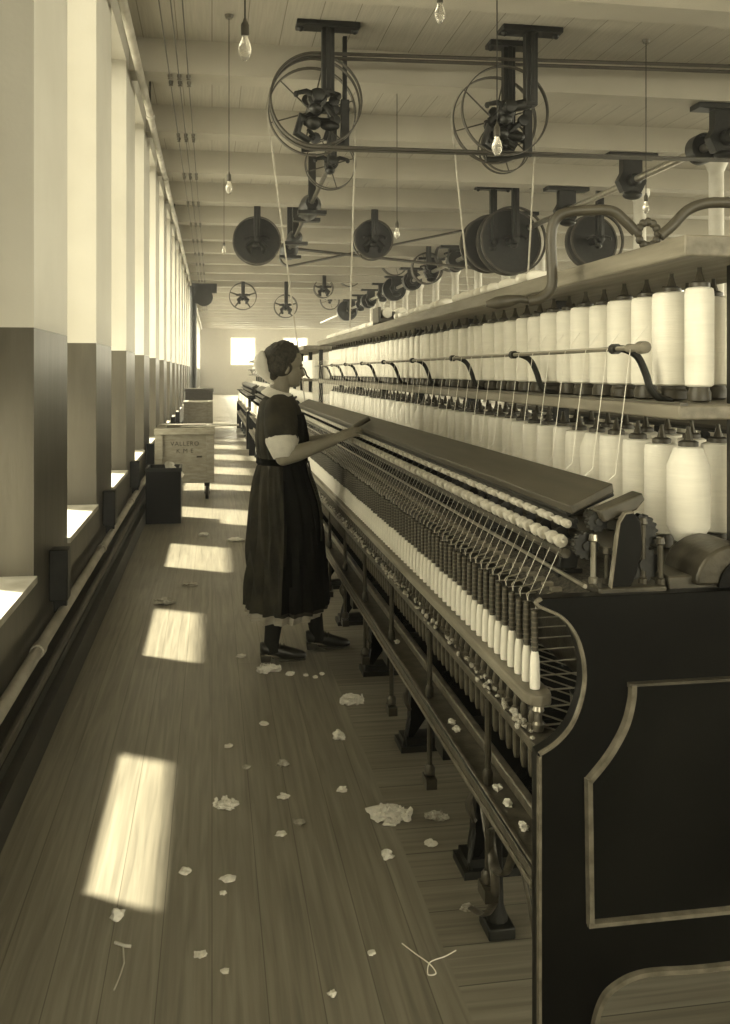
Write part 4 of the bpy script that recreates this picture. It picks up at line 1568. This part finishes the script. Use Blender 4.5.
for n_, (px, py, hw, fl_, lab) in enumerate(SCR):
    d = F_PX * EYE / (py - VY)
    q = at(px, py, d)
    w = 0.85 * hw * d / F_PX
    m = scrap_mesh(w, w * (0.9 if hw < 9 else 0.8), w * fl_, n_)
    if hw > 10:
        for k in range(20):
            a = random.uniform(0, 6.28)
            rr = random.uniform(0.2, 1.15) * w
            q2 = random.uniform(0.10, 0.30)
            s2 = scrap_mesh(w * q2 * 1.2, w * q2, w * fl_ * random.uniform(0.4, 1.1), n_ * 31 + k, 12, rag=0.8)
            m.add([(x + rr * math.cos(a), y_ + rr * math.sin(a) * 0.7, z) for x, y_, z in s2.v], s2.f)
    o = m.build('cotton_scrap', M['lint_grey'] if ('grey' in lab or 'faint' in lab) else M['lint'])
    o.location = (q.x, q.y, 0.0)
    tag(o, lab, 'cotton scrap', 'cotton scraps on the floor')
q = at(298.5, 824, F_PX * EYE / (824 - VY))
m = scrap_mesh(0.016, 0.018, 0.008, 77)
o = m.build('leaf_scrap', M['orange'])
o.location = (q.x, q.y, 0)
tag(o, 'small tan scrap lying in mid aisle among the cotton', 'scrap')
# straw with a crossbar
fp = lambda px, py, z=0.004: Vector((*(at(px, py, F_PX * EYE / (py - VY)).xy), z))
m = MB()
m.tube([fp(123, 947), fp(124, 965), fp(119, 980), fp(114, 992)], 0.0022, 6)
m.tube([fp(115, 944), fp(124, 948, 0.006), fp(131, 948)], 0.004, 6)
tag(m.build('straw', M['sill']), 'thin bent straw with a crossbar at the lower left of the floor', 'straw')
m = MB()
m.tube(catmull([fp(402, 945), fp(415, 955), fp(430, 966), fp(436, 975), fp(428, 976), fp(430, 964), fp(445, 958), fp(456, 952)], 5), 0.0016, 5)
tag(m.build('thread_tangle', M['yarn']), 'curly loose thread on the floor near the bottom of the frame', 'thread')
# bits on the foot rail
for n_, (px, py) in enumerate(((508, 815), (524, 836), (497, 789), (452, 721), (457, 731), (397, 648))):
    off = px - VX
    d = 942 * 0.66 / off
    Y = (d - ST * 0.66) / CT
    m = scrap_mesh(0.010, 0.014, 0.007, 200 + n_, 10)
    o = m.build('rail_scrap', M['lint'])
    o.location = (0.66, Y, 0.450)
    tag(o, '%s cotton bit from the near end lying on the foot rail' % nth((2, 1, 3, 5, 4, 6)[n_]), 'cotton scrap', 'cotton bits on the foot rail')

# ------------------------------------------------------------------ the woman
WX, WY = 0.37, 4.70
WOM = thing('person', 'woman in dark dress and apron standing in profile with hands on the spinning frame', 'person', (WX, WY, 0))


def wpart(mb, name, mt, parent=None, smooth=60, bevel=0):
    return mb.build(name, mt, parent or WOM, (WX, WY, 0), bevel, smooth)


def remeshed(mb, name, mt, voxel, smooth_it=4):
    me = mb.mesh('tmp', mt, (WX, WY, 0))
    o = bpy.data.objects.new('tmp', me)
    C.objects.link(o)
    r = o.modifiers.new('r', 'REMESH')
    r.mode = 'VOXEL'
    r.voxel_size = voxel
    s = o.modifiers.new('s', 'SMOOTH')
    s.factor = 0.5
    s.iterations = smooth_it
    dg = bpy.context.evaluated_depsgraph_get()
    me2 = bpy.data.meshes.new_from_object(o.evaluated_get(dg))
    bpy.data.objects.remove(o)
    me2.name = name
    me2.materials.clear()
    me2.materials.append(mt)
    me2.shade_smooth()
    return put(name, me2, WOM, (WX, WY, 0))


HY = math.radians(10)          # head turned slightly away
HP = Vector((0.352, WY, 1.42))


def H(x, y, z):
    """head point: x forward from head axis, y to her left"""
    v = Vector((x - HP.x, y, z - HP.z))
    v = Matrix.Rotation(math.radians(6), 3, 'Y') @ v
    v = Matrix.Rotation(HY, 3, 'Z') @ v
    return HP + v


HR = Matrix.Rotation(HY, 3, 'Z') @ Matrix.Rotation(math.radians(6), 3, 'Y')
body = MB()
body.ell(H(0.358, 0, 1.492), (0.086, 0.072, 0.083), 28, 18, HR)            # skull
body.ell(H(0.392, 0, 1.435), (0.054, 0.057, 0.074), 24, 16, HR)            # face
body.ell(H(0.402, 0, 1.392), (0.040, 0.042, 0.034), 20, 12, HR)            # jaw
body.ell(H(0.432, 0, 1.377), (0.017, 0.019, 0.015), 14, 10, HR)            # chin
body.ell(H(0.437, 0, 1.474), (0.014, 0.040, 0.010), 14, 8, HR)             # brow
body.tube([H(0.441, 0, 1.464), H(0.452, 0, 1.442), H(0.461, 0, 1.428), H(0.445, 0, 1.420)], [0.008, 0.010, 0.0115, 0.009], 10)   # nose
for s in (1, -1):
    body.ell(H(0.449, 0.010 * s, 1.424), (0.008, 0.007, 0.006), 10, 6, HR)
    body.ell(H(0.425, 0.030 * s, 1.437), (0.018, 0.018, 0.015), 12, 8, HR)  # cheek
    body.ell(H(0.352, 0.071 * s, 1.447), (0.017, 0.009, 0.030), 12, 10, HR)  # ear
body.ell(H(0.444, 0, 1.405), (0.009, 0.019, 0.006), 12, 8, HR)
body.ell(H(0.442, 0, 1.395), (0.009, 0.016, 0.006), 12, 8, HR)
body.tube([(0.318, WY, 1.22), (0.333, WY, 1.31), H(0.345, 0, 1.40), H(0.355, 0, 1.45)], [0.062, 0.050, 0.050, 0.055], 16)
# trunk
def ell_ring(cx, cy, z, a, b, n=24):
    return [(cx + a * math.cos(2 * PI * k / n), cy + b * math.sin(2 * PI * k / n), z) for k in range(n)]
body.loft([ell_ring(0.333, WY, 1.300, 0.05, 0.06), ell_ring(0.335, WY, 1.275, 0.075, 0.15), ell_ring(0.338, WY, 1.23, 0.095, 0.172), ell_ring(0.342, WY, 1.12, 0.105, 0.155),
           ell_ring(0.345, WY, 1.0, 0.095, 0.125), ell_ring(0.35, WY, 0.90, 0.115, 0.155), ell_ring(0.355, WY, 0.78, 0.115, 0.165), ell_ring(0.36, WY, 0.70, 0.09, 0.15)])
RS, RE, RW = Vector((0.325, WY - 0.158, 1.262)), Vector((0.338, 4.475, 1.018)), Vector((0.598, 4.525, 1.098))
LS, LE, LW = Vector((0.345, WY + 0.158, 1.262)), Vector((0.41, 4.93, 1.03)), Vector((0.630, 4.80, 1.090))


def arm(S, E, Wr):
    body.ell(S, (0.06, 0.055, 0.06), 14, 10)
    body.tube([S, S.lerp(E, 0.4), S.lerp(E, 0.85), E], [0.050, 0.047, 0.040, 0.039], 14)
    body.ell(E, (0.039, 0.039, 0.039), 12, 8)
    body.tube([E, E.lerp(Wr, 0.25), E.lerp(Wr, 0.6), Wr], [0.039, 0.042, 0.034, 0.025], 14)


arm(RS, RE, RW)
arm(LS, LE, LW)


def hand(W, u, n, side, curl):
    """u along the hand, n out of the back of the hand, side = thumb side"""
    u = u.normalized()
    s = side.normalized()
    n = n.normalized()
    rot = Matrix((u, s, n)).transposed()
    body.ell(W + u * 0.048, (0.052, 0.037, 0.015), 14, 10, rot)
    body.tube([W - u * 0.02, W, W + u * 0.03], [0.024, 0.023, 0.024], 12, flat=(1, 0.85))
    L = (0.072, 0.080, 0.074, 0.058)
    for k in range(4):
        b = W + u * (0.084 - 0.004 * abs(k - 1)) + s * (0.027 - 0.018 * k)
        sp = (s * (0.06 - 0.04 * k))
        d0 = (u + sp - n * curl * 0.35).normalized()
        d1 = (u + sp - n * curl * 1.0).normalized()
        d2 = (u * 0.7 + sp - n * curl * 1.7).normalized()
        p1 = b + d0 * L[k] * 0.42
        p2 = p1 + d1 * L[k] * 0.33
        p3 = p2 + d2 * L[k] * 0.25
        body.tube([b - u * 0.02, b, p1, p2, p3], [0.0085, 0.0088, 0.0080, 0.0073, 0.0060], 9)
    b = W + u * 0.03 + s * 0.028
    p1 = b + (u * 0.7 + s * 0.75 - n * 0.2).normalized() * 0.036
    p2 = p1 + (u * 0.9 + s * 0.25 - n * 0.35).normalized() * 0.030
    body.tube([b - s * 0.012, b, p1, p2], [0.012, 0.0115, 0.0095, 0.0075], 9)


hand(RW, Vector((0.150, 0.03, 0.062)), Vector((-0.25, -0.45, 0.85)), Vector((0.0, 0.85, 0.45)), 0.45)
hand(LW, Vector((0.125, -0.03, 0.065)), Vector((-0.3, 0.3, 0.9)), Vector((0.1, -0.95, 0.3)), 0.5)
# legs
RANK, LANK = Vector((0.290, 4.62, 0.085)), Vector((0.535, 4.79, 0.085))
RK, LK = Vector((0.33, 4.625, 0.43)), Vector((0.485, 4.785, 0.43))
for hip, kn, an in ((Vector((0.35, 4.62, 0.80)), RK, RANK), (Vector((0.37, 4.78, 0.80)), LK, LANK)):
    body.tube([hip, hip.lerp(kn, 0.5), kn], [0.085, 0.070, 0.052], 16)
    body.ell(kn, (0.052, 0.05, 0.055), 14, 10)
    calf = kn.lerp(an, 0.3) + Vector((-0.012, 0, 0))
    body.tube([kn, calf, kn.lerp(an, 0.7), an, an - Vector((0, 0, 0.03))], [0.05, 0.053, 0.038, 0.031, 0.033], 16)
    body.tube([an + Vector((-0.035, 0, -0.045)), an + Vector((0.05, 0, -0.045)), an + Vector((0.12, 0, -0.06))], [0.028, 0.030, 0.02], 12)
remeshed(body, 'body', M['skin'], 0.0036, 3)

for s in (1, -1):
    m = MB()
    m.ell(H(0.4325, 0.026 * s, 1.456), (0.008, 0.009, 0.005), 12, 8, HR)
    wpart(m, 'eye', M['eye'])
    m = MB()
    m.tube([H(0.445, 0.012 * s, 1.472), H(0.441, 0.026 * s, 1.475), H(0.428, 0.041 * s, 1.472)], [0.002, 0.003, 0.002], 6)
    wpart(m, 'eyebrow', M['hair'])
m = MB()
m.tube([H(0.440, -0.018, 1.400), H(0.4535, 0, 1.4015), H(0.440, 0.018, 1.400)], [0.003, 0.0055, 0.003], 8)
wpart(m, 'lips', M['lips'])

# hair: shell with rolled sides and knot
hm = MB()
rings = []
nu, nv = 56, 30
for i in range(nv + 1):
    a = -PI / 2 + PI * i / nv
    a = max(-PI / 2 + .03, min(PI / 2 - .03, a))
    ring = []
    for k in range(nu):
        b = 2 * PI * k / nu
        dv = Vector((math.cos(a) * math.cos(b), math.cos(a) * math.sin(b), math.sin(a)))
        r = 1 + 0.022 * math.sin(26 * (dv.z * 0.55 - dv.x * 0.8) + 3 * noise.noise(dv * 3)) + 0.07 * noise.noise(dv * 5)
        ring.append(H(0.334 + dv.x * r * 0.098, dv.y * r * 0.083, 1.503 + dv.z * r * 0.086 - 0.022 * max(0, -dv.x) + 0.012 * max(0, dv.x)))
    rings.append(ring)
hm.loft(rings)
for s in (1, -1):
    hm.ell(H(0.325, 0.050 * s, 1.455), (0.062, 0.034, 0.050), 20, 14, HR)
hm.ell(H(0.283, 0, 1.455), (0.045, 0.058, 0.050), 18, 12)
hm.ell(H(0.305, 0, 1.418), (0.042, 0.050, 0.042), 18, 12)
wpart(hm, 'hair', M['hair'])

# white kerchief tied behind the head
kb = MB()
rings = []
kp = [(261, 351, 0.006, 0.05), (259.5, 354.5, 0.022, 0.085), (260.5, 360, 0.031, 0.095), (263, 366, 0.032, 0.085), (266.5, 372, 0.028, 0.065), (270, 378, 0.020, 0.045), (273, 382, 0.012, 0.028)]
for (px, py, th_, wd) in kp:
    q = at(px, py, 4.66)
    ax = Vector((0.85, 0, 0.52))
    ring = []
    for k in range(28):
        a = 2 * PI * k / 28
        rr = 1 + 0.10 * math.sin(5 * a + py * 0.3)
        ring.append(Vector((q.x, WY, q.z)) + ax * (th_ * 1.3 * math.cos(a) * rr) + Vector((0, 1, 0)) * (wd * math.sin(a) * rr))
    rings.append(ring)
kb.loft(rings)
q = at(273, 383, 4.66)
kb.ell((q.x, WY - 0.01, q.z), (0.014, 0.03, 0.012), 12, 8)
wpart(kb, 'kerchief', M['kerchief'])
# collar
co = MB()
rings = []
for (da, dz) in ((0.058, 0.012), (0.066, 0.018), (0.078, 0.004), (0.105, -0.020), (0.108, -0.026), (0.078, -0.006), (0.058, -0.004)):
    ring = []
    for k in range(36):
        a = 2 * PI * k / 36
        x = da * math.cos(a) * 0.86
        y = da * math.sin(a) * (1.05 if da < 0.1 else 1.12)
        ring.append((0.335 + x, WY + y, 1.325 - 0.32 * x + dz - 0.12 * abs(y)))
    rings.append(ring)
co.loft(rings, cap=False)
wpart(co, 'collar', M['white_cloth'])


# dress: bodice and folded skirt
ROWS = [  # z, back x, front x, half width, fold
    (1.312, 0.275, 0.400, 0.066, 0), (1.298, 0.252, 0.412, 0.115, 0), (1.278, 0.240, 0.425, 0.152, 0), (1.25, 0.230, 0.440, 0.180, 0.000), (1.18, 0.222, 0.460, 0.180, 0.003),
    (1.10, 0.217, 0.474, 0.166, 0.004), (1.03, 0.226, 0.474, 0.150, 0.005), (0.995, 0.236, 0.464, 0.140, 0.003), (0.975, 0.236, 0.464, 0.141, 0.003), (0.955, 0.230, 0.470, 0.150, 0.007),
    (0.90, 0.215, 0.488, 0.172, 0.009), (0.80, 0.200, 0.520, 0.200, 0.012), (0.70, 0.193, 0.537, 0.217, 0.014), (0.60, 0.187, 0.550, 0.230, 0.015), (0.50, 0.182, 0.560, 0.240, 0.016),
    (0.40, 0.178, 0.570, 0.250, 0.017), (0.30, 0.175, 0.577, 0.258, 0.018), (0.255, 0.173, 0.580, 0.262, 0.019)]


def row_at(z):
    for i in range(len(ROWS) - 1):
        if ROWS[i][0] >= z >= ROWS[i + 1][0]:
            f = (ROWS[i][0] - z) / (ROWS[i][0] - ROWS[i + 1][0])
            return tuple(ROWS[i][k] + (ROWS[i + 1][k] - ROWS[i][k]) * f for k in range(5))
    return ROWS[-1]


def dress_pt(z, ang, off=0.0):
    _, xb, xf, hb, fo = row_at(z)
    cx, a = (xb + xf) / 2, (xf - xb) / 2
    c_, s_ = math.cos(ang), math.sin(ang)
    front = max(0.0, c_)
    fold = 1.5 * fo * (0.6 * math.sin(17 * ang + 1.6 * math.sin(z * 7)) + 0.4 * math.sin(29 * ang + z * 9)) * (1 - 0.75 * front)
    return Vector((cx + (a + fold + off) * c_, WY + (hb + fold + off) * s_, z))


dm = MB()
N = 144
zs = []
for i in range(len(ROWS) - 1):
    for k in range(3):
        zs.append(ROWS[i][0] + (ROWS[i + 1][0] - ROWS[i][0]) * k / 3)
zs.append(ROWS[-1][0])
rings = [[dress_pt(z, 2 * PI * k / N) for k in range(N)] for z in zs]
rings += [[dress_pt(0.255, 2 * PI * k / N, -0.006) for k in range(N)], [dress_pt(0.40, 2 * PI * k / N, -0.010) for k in range(N)], [dress_pt(0.60, 2 * PI * k / N, -0.012) for k in range(N)]]
dm.loft(rings, cap=False)
DR = wpart(dm, 'dress', M['dress'])
# apron over the front of the skirt and bib
am = MB()
zA = [1.22, 1.18, 1.10, 1.03, 0.995, 0.975, 0.955, 0.90, 0.80, 0.70, 0.60, 0.50, 0.40, 0.30, 0.275]
outer, inner = [], []
for z in zA:
    w = 1.50 if z > 0.99 else 1.62 + 0.25 * (0.99 - z)
    n_ = 48
    outer.append([dress_pt(z, -w + 2 * w * k / n_, 0.010) for k in range(n_ + 1)])
    inner.append([dress_pt(z, -w + 2 * w * k / n_, 0.004) for k in range(n_ + 1)])
am.loft([o_ + list(reversed(i_)) for o_, i_ in zip(outer, inner)])
wpart(am, 'apron', M['apron'])
m = MB()
rings = []
for z, of in ((1.0, 0.006), (0.998, 0.014), (0.972, 0.014), (0.968, 0.006)):
    rings.append([dress_pt(z, 2 * PI * k / 72, of) for k in range(72)])
m.loft(rings, cap=False)
wpart(m, 'waistband', M['apron'])
# apron strings behind
for a0, zend in ((2.55 + PI, 0.60), (2.75 + PI, 0.66)):
    m = MB()
    pts = [dress_pt(0.985 - (0.985 - zend) * k / 6, a0 - 0.05 * math.sin(k * 1.3), 0.022) for k in range(7)]
    m.tube(pts, 0.012, 8, flat=(1, 0.35))
    wpart(m, 'apron_string', M['dress'])
# petticoat
m = MB()
rings = [[dress_pt(z, 2 * PI * k / N, of) for k in range(N)] for z, of in ((0.34, -0.016), (0.256, -0.014))]
rings.append([dress_pt(0.256, 2 * PI * k / N, -0.014) + Vector((-0.006, 0, -0.026 + 0.018 * math.cos(2 * PI * k / N - PI * 0.25))) for k in range(N)])
rings.append([dress_pt(0.256, 2 * PI * k / N, -0.019) + Vector((-0.006, 0, -0.020 + 0.018 * math.cos(2 * PI * k / N - PI * 0.25))) for k in range(N)])
rings.append([dress_pt(0.34, 2 * PI * k / N, -0.021) for k in range(N)])
m.loft(rings, cap=False)
wpart(m, 'petticoat', M['cart'])


# sleeves
def sleeve(S, E, sgn):
    u = (E - S).normalized()
    base = Vector((1, 0, 0))
    a_ = (base - u * base.dot(u)).normalized()
    b_ = u.cross(a_)
    prof = [(-0.055, 0.030), (-0.03, 0.062), (0.02, 0.078), (0.08, 0.082), (0.13, 0.080), (0.165, 0.076), (0.168, 0.070), (0.12, 0.064)]
    m = MB()
    m.loft([[S + u * t_ + a_ * (r_ * (1 + .04 * math.sin(9 * k / 40 * 2 * PI * 1.0 + t_ * 30)) * math.cos(2 * PI * k / 40)) + b_ * (r_ * 0.9 * math.sin(2 * PI * k / 40)) for k in range(40)] for t_, r_ in prof])
    sl = wpart(m, 'sleeve', M['dress'])
    m = MB()
    prof = [(0.145, 0.068), (0.16, 0.078), (0.175, 0.079), (0.215, 0.064), (0.255, 0.047), (0.257, 0.043), (0.22, 0.056)]
    m.loft([[S + u * t_ + a_ * (r_ * (1 + .05 * math.sin(13 * k / 40 * 2 * PI)) * math.cos(2 * PI * k / 40)) + b_ * (r_ * 0.92 * math.sin(2 * PI * k / 40)) for k in range(40)] for t_, r_ in prof], cap=False)
    wpart(m, 'cuff', M['white_cloth'], sl)


sleeve(RS, RE, 1)
sleeve(LS, LE, -1)
# stockings and shoes
for kn, an in ((RK, RANK), (LK, LANK)):
    m = MB()
    calf = kn.lerp(an, 0.3) + Vector((-0.012, 0, 0))
    m.tube([kn + Vector((0, 0, 0.03)), kn, calf, kn.lerp(an, 0.7), an, an - Vector((-0.01, 0, 0.04))], [0.060, 0.056, 0.058, 0.043, 0.037, 0.042], 18)
    wpart(m, 'stocking', M['stocking'])
    m = MB()
    ax, ay = an.x, an.y
    secs = [(-0.056, 0.020, 0.050, 0.092), (-0.045, 0.031, 0.034, 0.096), (-0.02, 0.034, 0.030, 0.088), (0.02, 0.033, 0.022, 0.082), (0.06, 0.036, 0.010, 0.075),
            (0.10, 0.040, 0.006, 0.060), (0.135, 0.038, 0.006, 0.048), (0.160, 0.028, 0.008, 0.040), (0.172, 0.014, 0.012, 0.030)]
    rings = []
    for (x, hw_, zl, zh) in secs:
        zc, zr = (zl + zh) / 2, (zh - zl) / 2
        rings.append([(ax + x, ay + hw_ * math.copysign(abs(math.cos(2 * PI * k / 20)) ** 0.8, math.cos(2 * PI * k / 20)), zc + zr * math.copysign(abs(math.sin(2 * PI * k / 20)) ** 0.8, math.sin(2 * PI * k / 20))) for k in range(20)])
    m.loft(rings)
    so = wpart(m, 'shoe', M['shoe'])
    m = MB()
    m.prism([(ax - 0.052, 0), (ax - 0.005, 0), (ax + 0.0, 0.030), (ax - 0.056, 0.040)], ay - 0.027, ay + 0.027)
    wpart(m, 'heel', M['core'], so, 30, 0.004)
    m = MB()
    m.prism([(ax + 0.045, 0.0), (ax + 0.13, 0.0), (ax + 0.168, 0.006), (ax + 0.168, 0.012), (ax + 0.13, 0.009), (ax + 0.06, 0.012), (ax + 0.0, 0.026), (ax + 0.0, 0.020)], ay - 0.034, ay + 0.034)
    wpart(m, 'sole', M['core'], so, 30, 0.003)
    m = MB()
    for k in range(3):
        xk = ax + 0.02 + 0.018 * k
        m.tube([(xk, ay - 0.032, 0.070 - 0.004 * k), (xk + 0.006, ay - 0.012, 0.086 - 0.004 * k), (xk + 0.006, ay + 0.012, 0.086 - 0.004 * k)], 0.003, 6)
    wpart(m, 'laces', M['iron_mid'], so)
# small dark tool under her hand
q = at(361, 423, 4.66)
m = MB()
m.tube([q + Vector((-0.035, 0.0, -0.020)), q + Vector((0, 0.0, 0.0)), q + Vector((0.042, 0.0, 0.022))], [0.014, 0.017, 0.015], 10, flat=(1.4, 0.8))
tag(m.build('hand_tool', M['core']), 'small dark hand tool held by the woman on the roller cover', 'tool')

# ------------------------------------------------------------------ light
SUNC = (1.0, 0.93, 0.69)
sd_ = bpy.data.lights.new('sun', 'SUN')
sd_.energy = 11.5
sd_.angle = math.radians(2.6)
sd_.color = SUNC
so = bpy.data.objects.new('sun', sd_)
C.objects.link(so)
so.rotation_euler = Vector((0.71, -0.45, -1.0)).to_track_quat('-Z', 'Y').to_euler()
so.location = (-8, 12, 12)


def area(name, loc, rot, sx_, sy_, power, spread=180):
    l = bpy.data.lights.new(name, 'AREA')
    l.shape = 'RECTANGLE'
    l.size, l.size_y = sx_, sy_
    l.energy = power
    l.color = SUNC
    o = bpy.data.objects.new(name, l)
    C.objects.link(o)
    o.location = loc
    o.rotation_euler = rot
    l.spread = math.radians(spread)
    return o


for k in list(bays)[:-1]:
    if k == -1: continue
    yc = PIER0 + k * PITCH + PW + (PITCH - PW) / 2
    area('window_daylight', (XW - DEPTH + 0.06, yc, 2.75), (0, -PI / 2, 0), 2.6, PITCH - PW - 0.06, 19 if k < 12 else 50, 115)
for k in range(0, 16):
    yc = YB + k * 4.34 + 2.8
    if yc < YF:
        area('window_daylight', (XR - 0.02, yc, 2.5), (0, PI / 2 - math.radians(14), 0), 3.1, 2.8, 60, 120)  # fill from the unseen side, added for pier faces and floor
for w in fw:
    area('window_daylight', ((w[0] + w[1]) / 2, YF + 0.06, 2.75), (-PI / 2, 0, 0), 1.6, 1.8, 120)

for w in bw:
    area('window_daylight', ((w[0] + w[1]) / 2, YB + 0.03, 2.55), (PI / 2 - math.radians(8), 0, 0), 1.5, 2.8, 55, 130)  # fill added behind the camera to lift surfaces facing it

wd = bpy.data.worlds.new('sky')
scn.world = wd
wd.use_nodes = True
bg = wd.node_tree.nodes['Background']
bg.inputs['Color'].default_value = (1.0, 0.93, 0.66, 1)
bg.inputs['Strength'].default_value = 2.0

HAZE = 0.0032
if HAZE:
    hz = MB()
    hz.box(XW - 1.2, XR + 1.0, YB - 1.0, YF + 1.0, -0.6, CEIL + 0.6)
    hm_ = bpy.data.materials.new('cotton_dust_haze')
    hm_.use_nodes = True
    hm_.node_tree.nodes.clear()
    ho = hm_.node_tree.nodes.new('ShaderNodeOutputMaterial')
    hv = hm_.node_tree.nodes.new('ShaderNodeVolumeScatter')
    hv.inputs['Density'].default_value = HAZE
    hv.inputs['Anisotropy'].default_value = 0.2
    hm_.node_tree.links.new(hv.outputs[0], ho.inputs['Volume'])
    stuff(tag(hz.build('dust_haze', hm_, smooth=0), 'thin cotton dust haze hanging in the mill room air', 'haze'))
scn.view_settings.view_transform = 'Standard'
scn.view_settings.look = 'None'
scn.view_settings.exposure = 0.85
scn.view_settings.gamma = 1.0
scn.view_settings.use_curve_mapping = False
scn.cycles.use_denoising = True
scn.cycles.max_bounces = 8
scn.cycles.diffuse_bounces = 4
scn.cycles.sample_clamp_indirect = 6.0
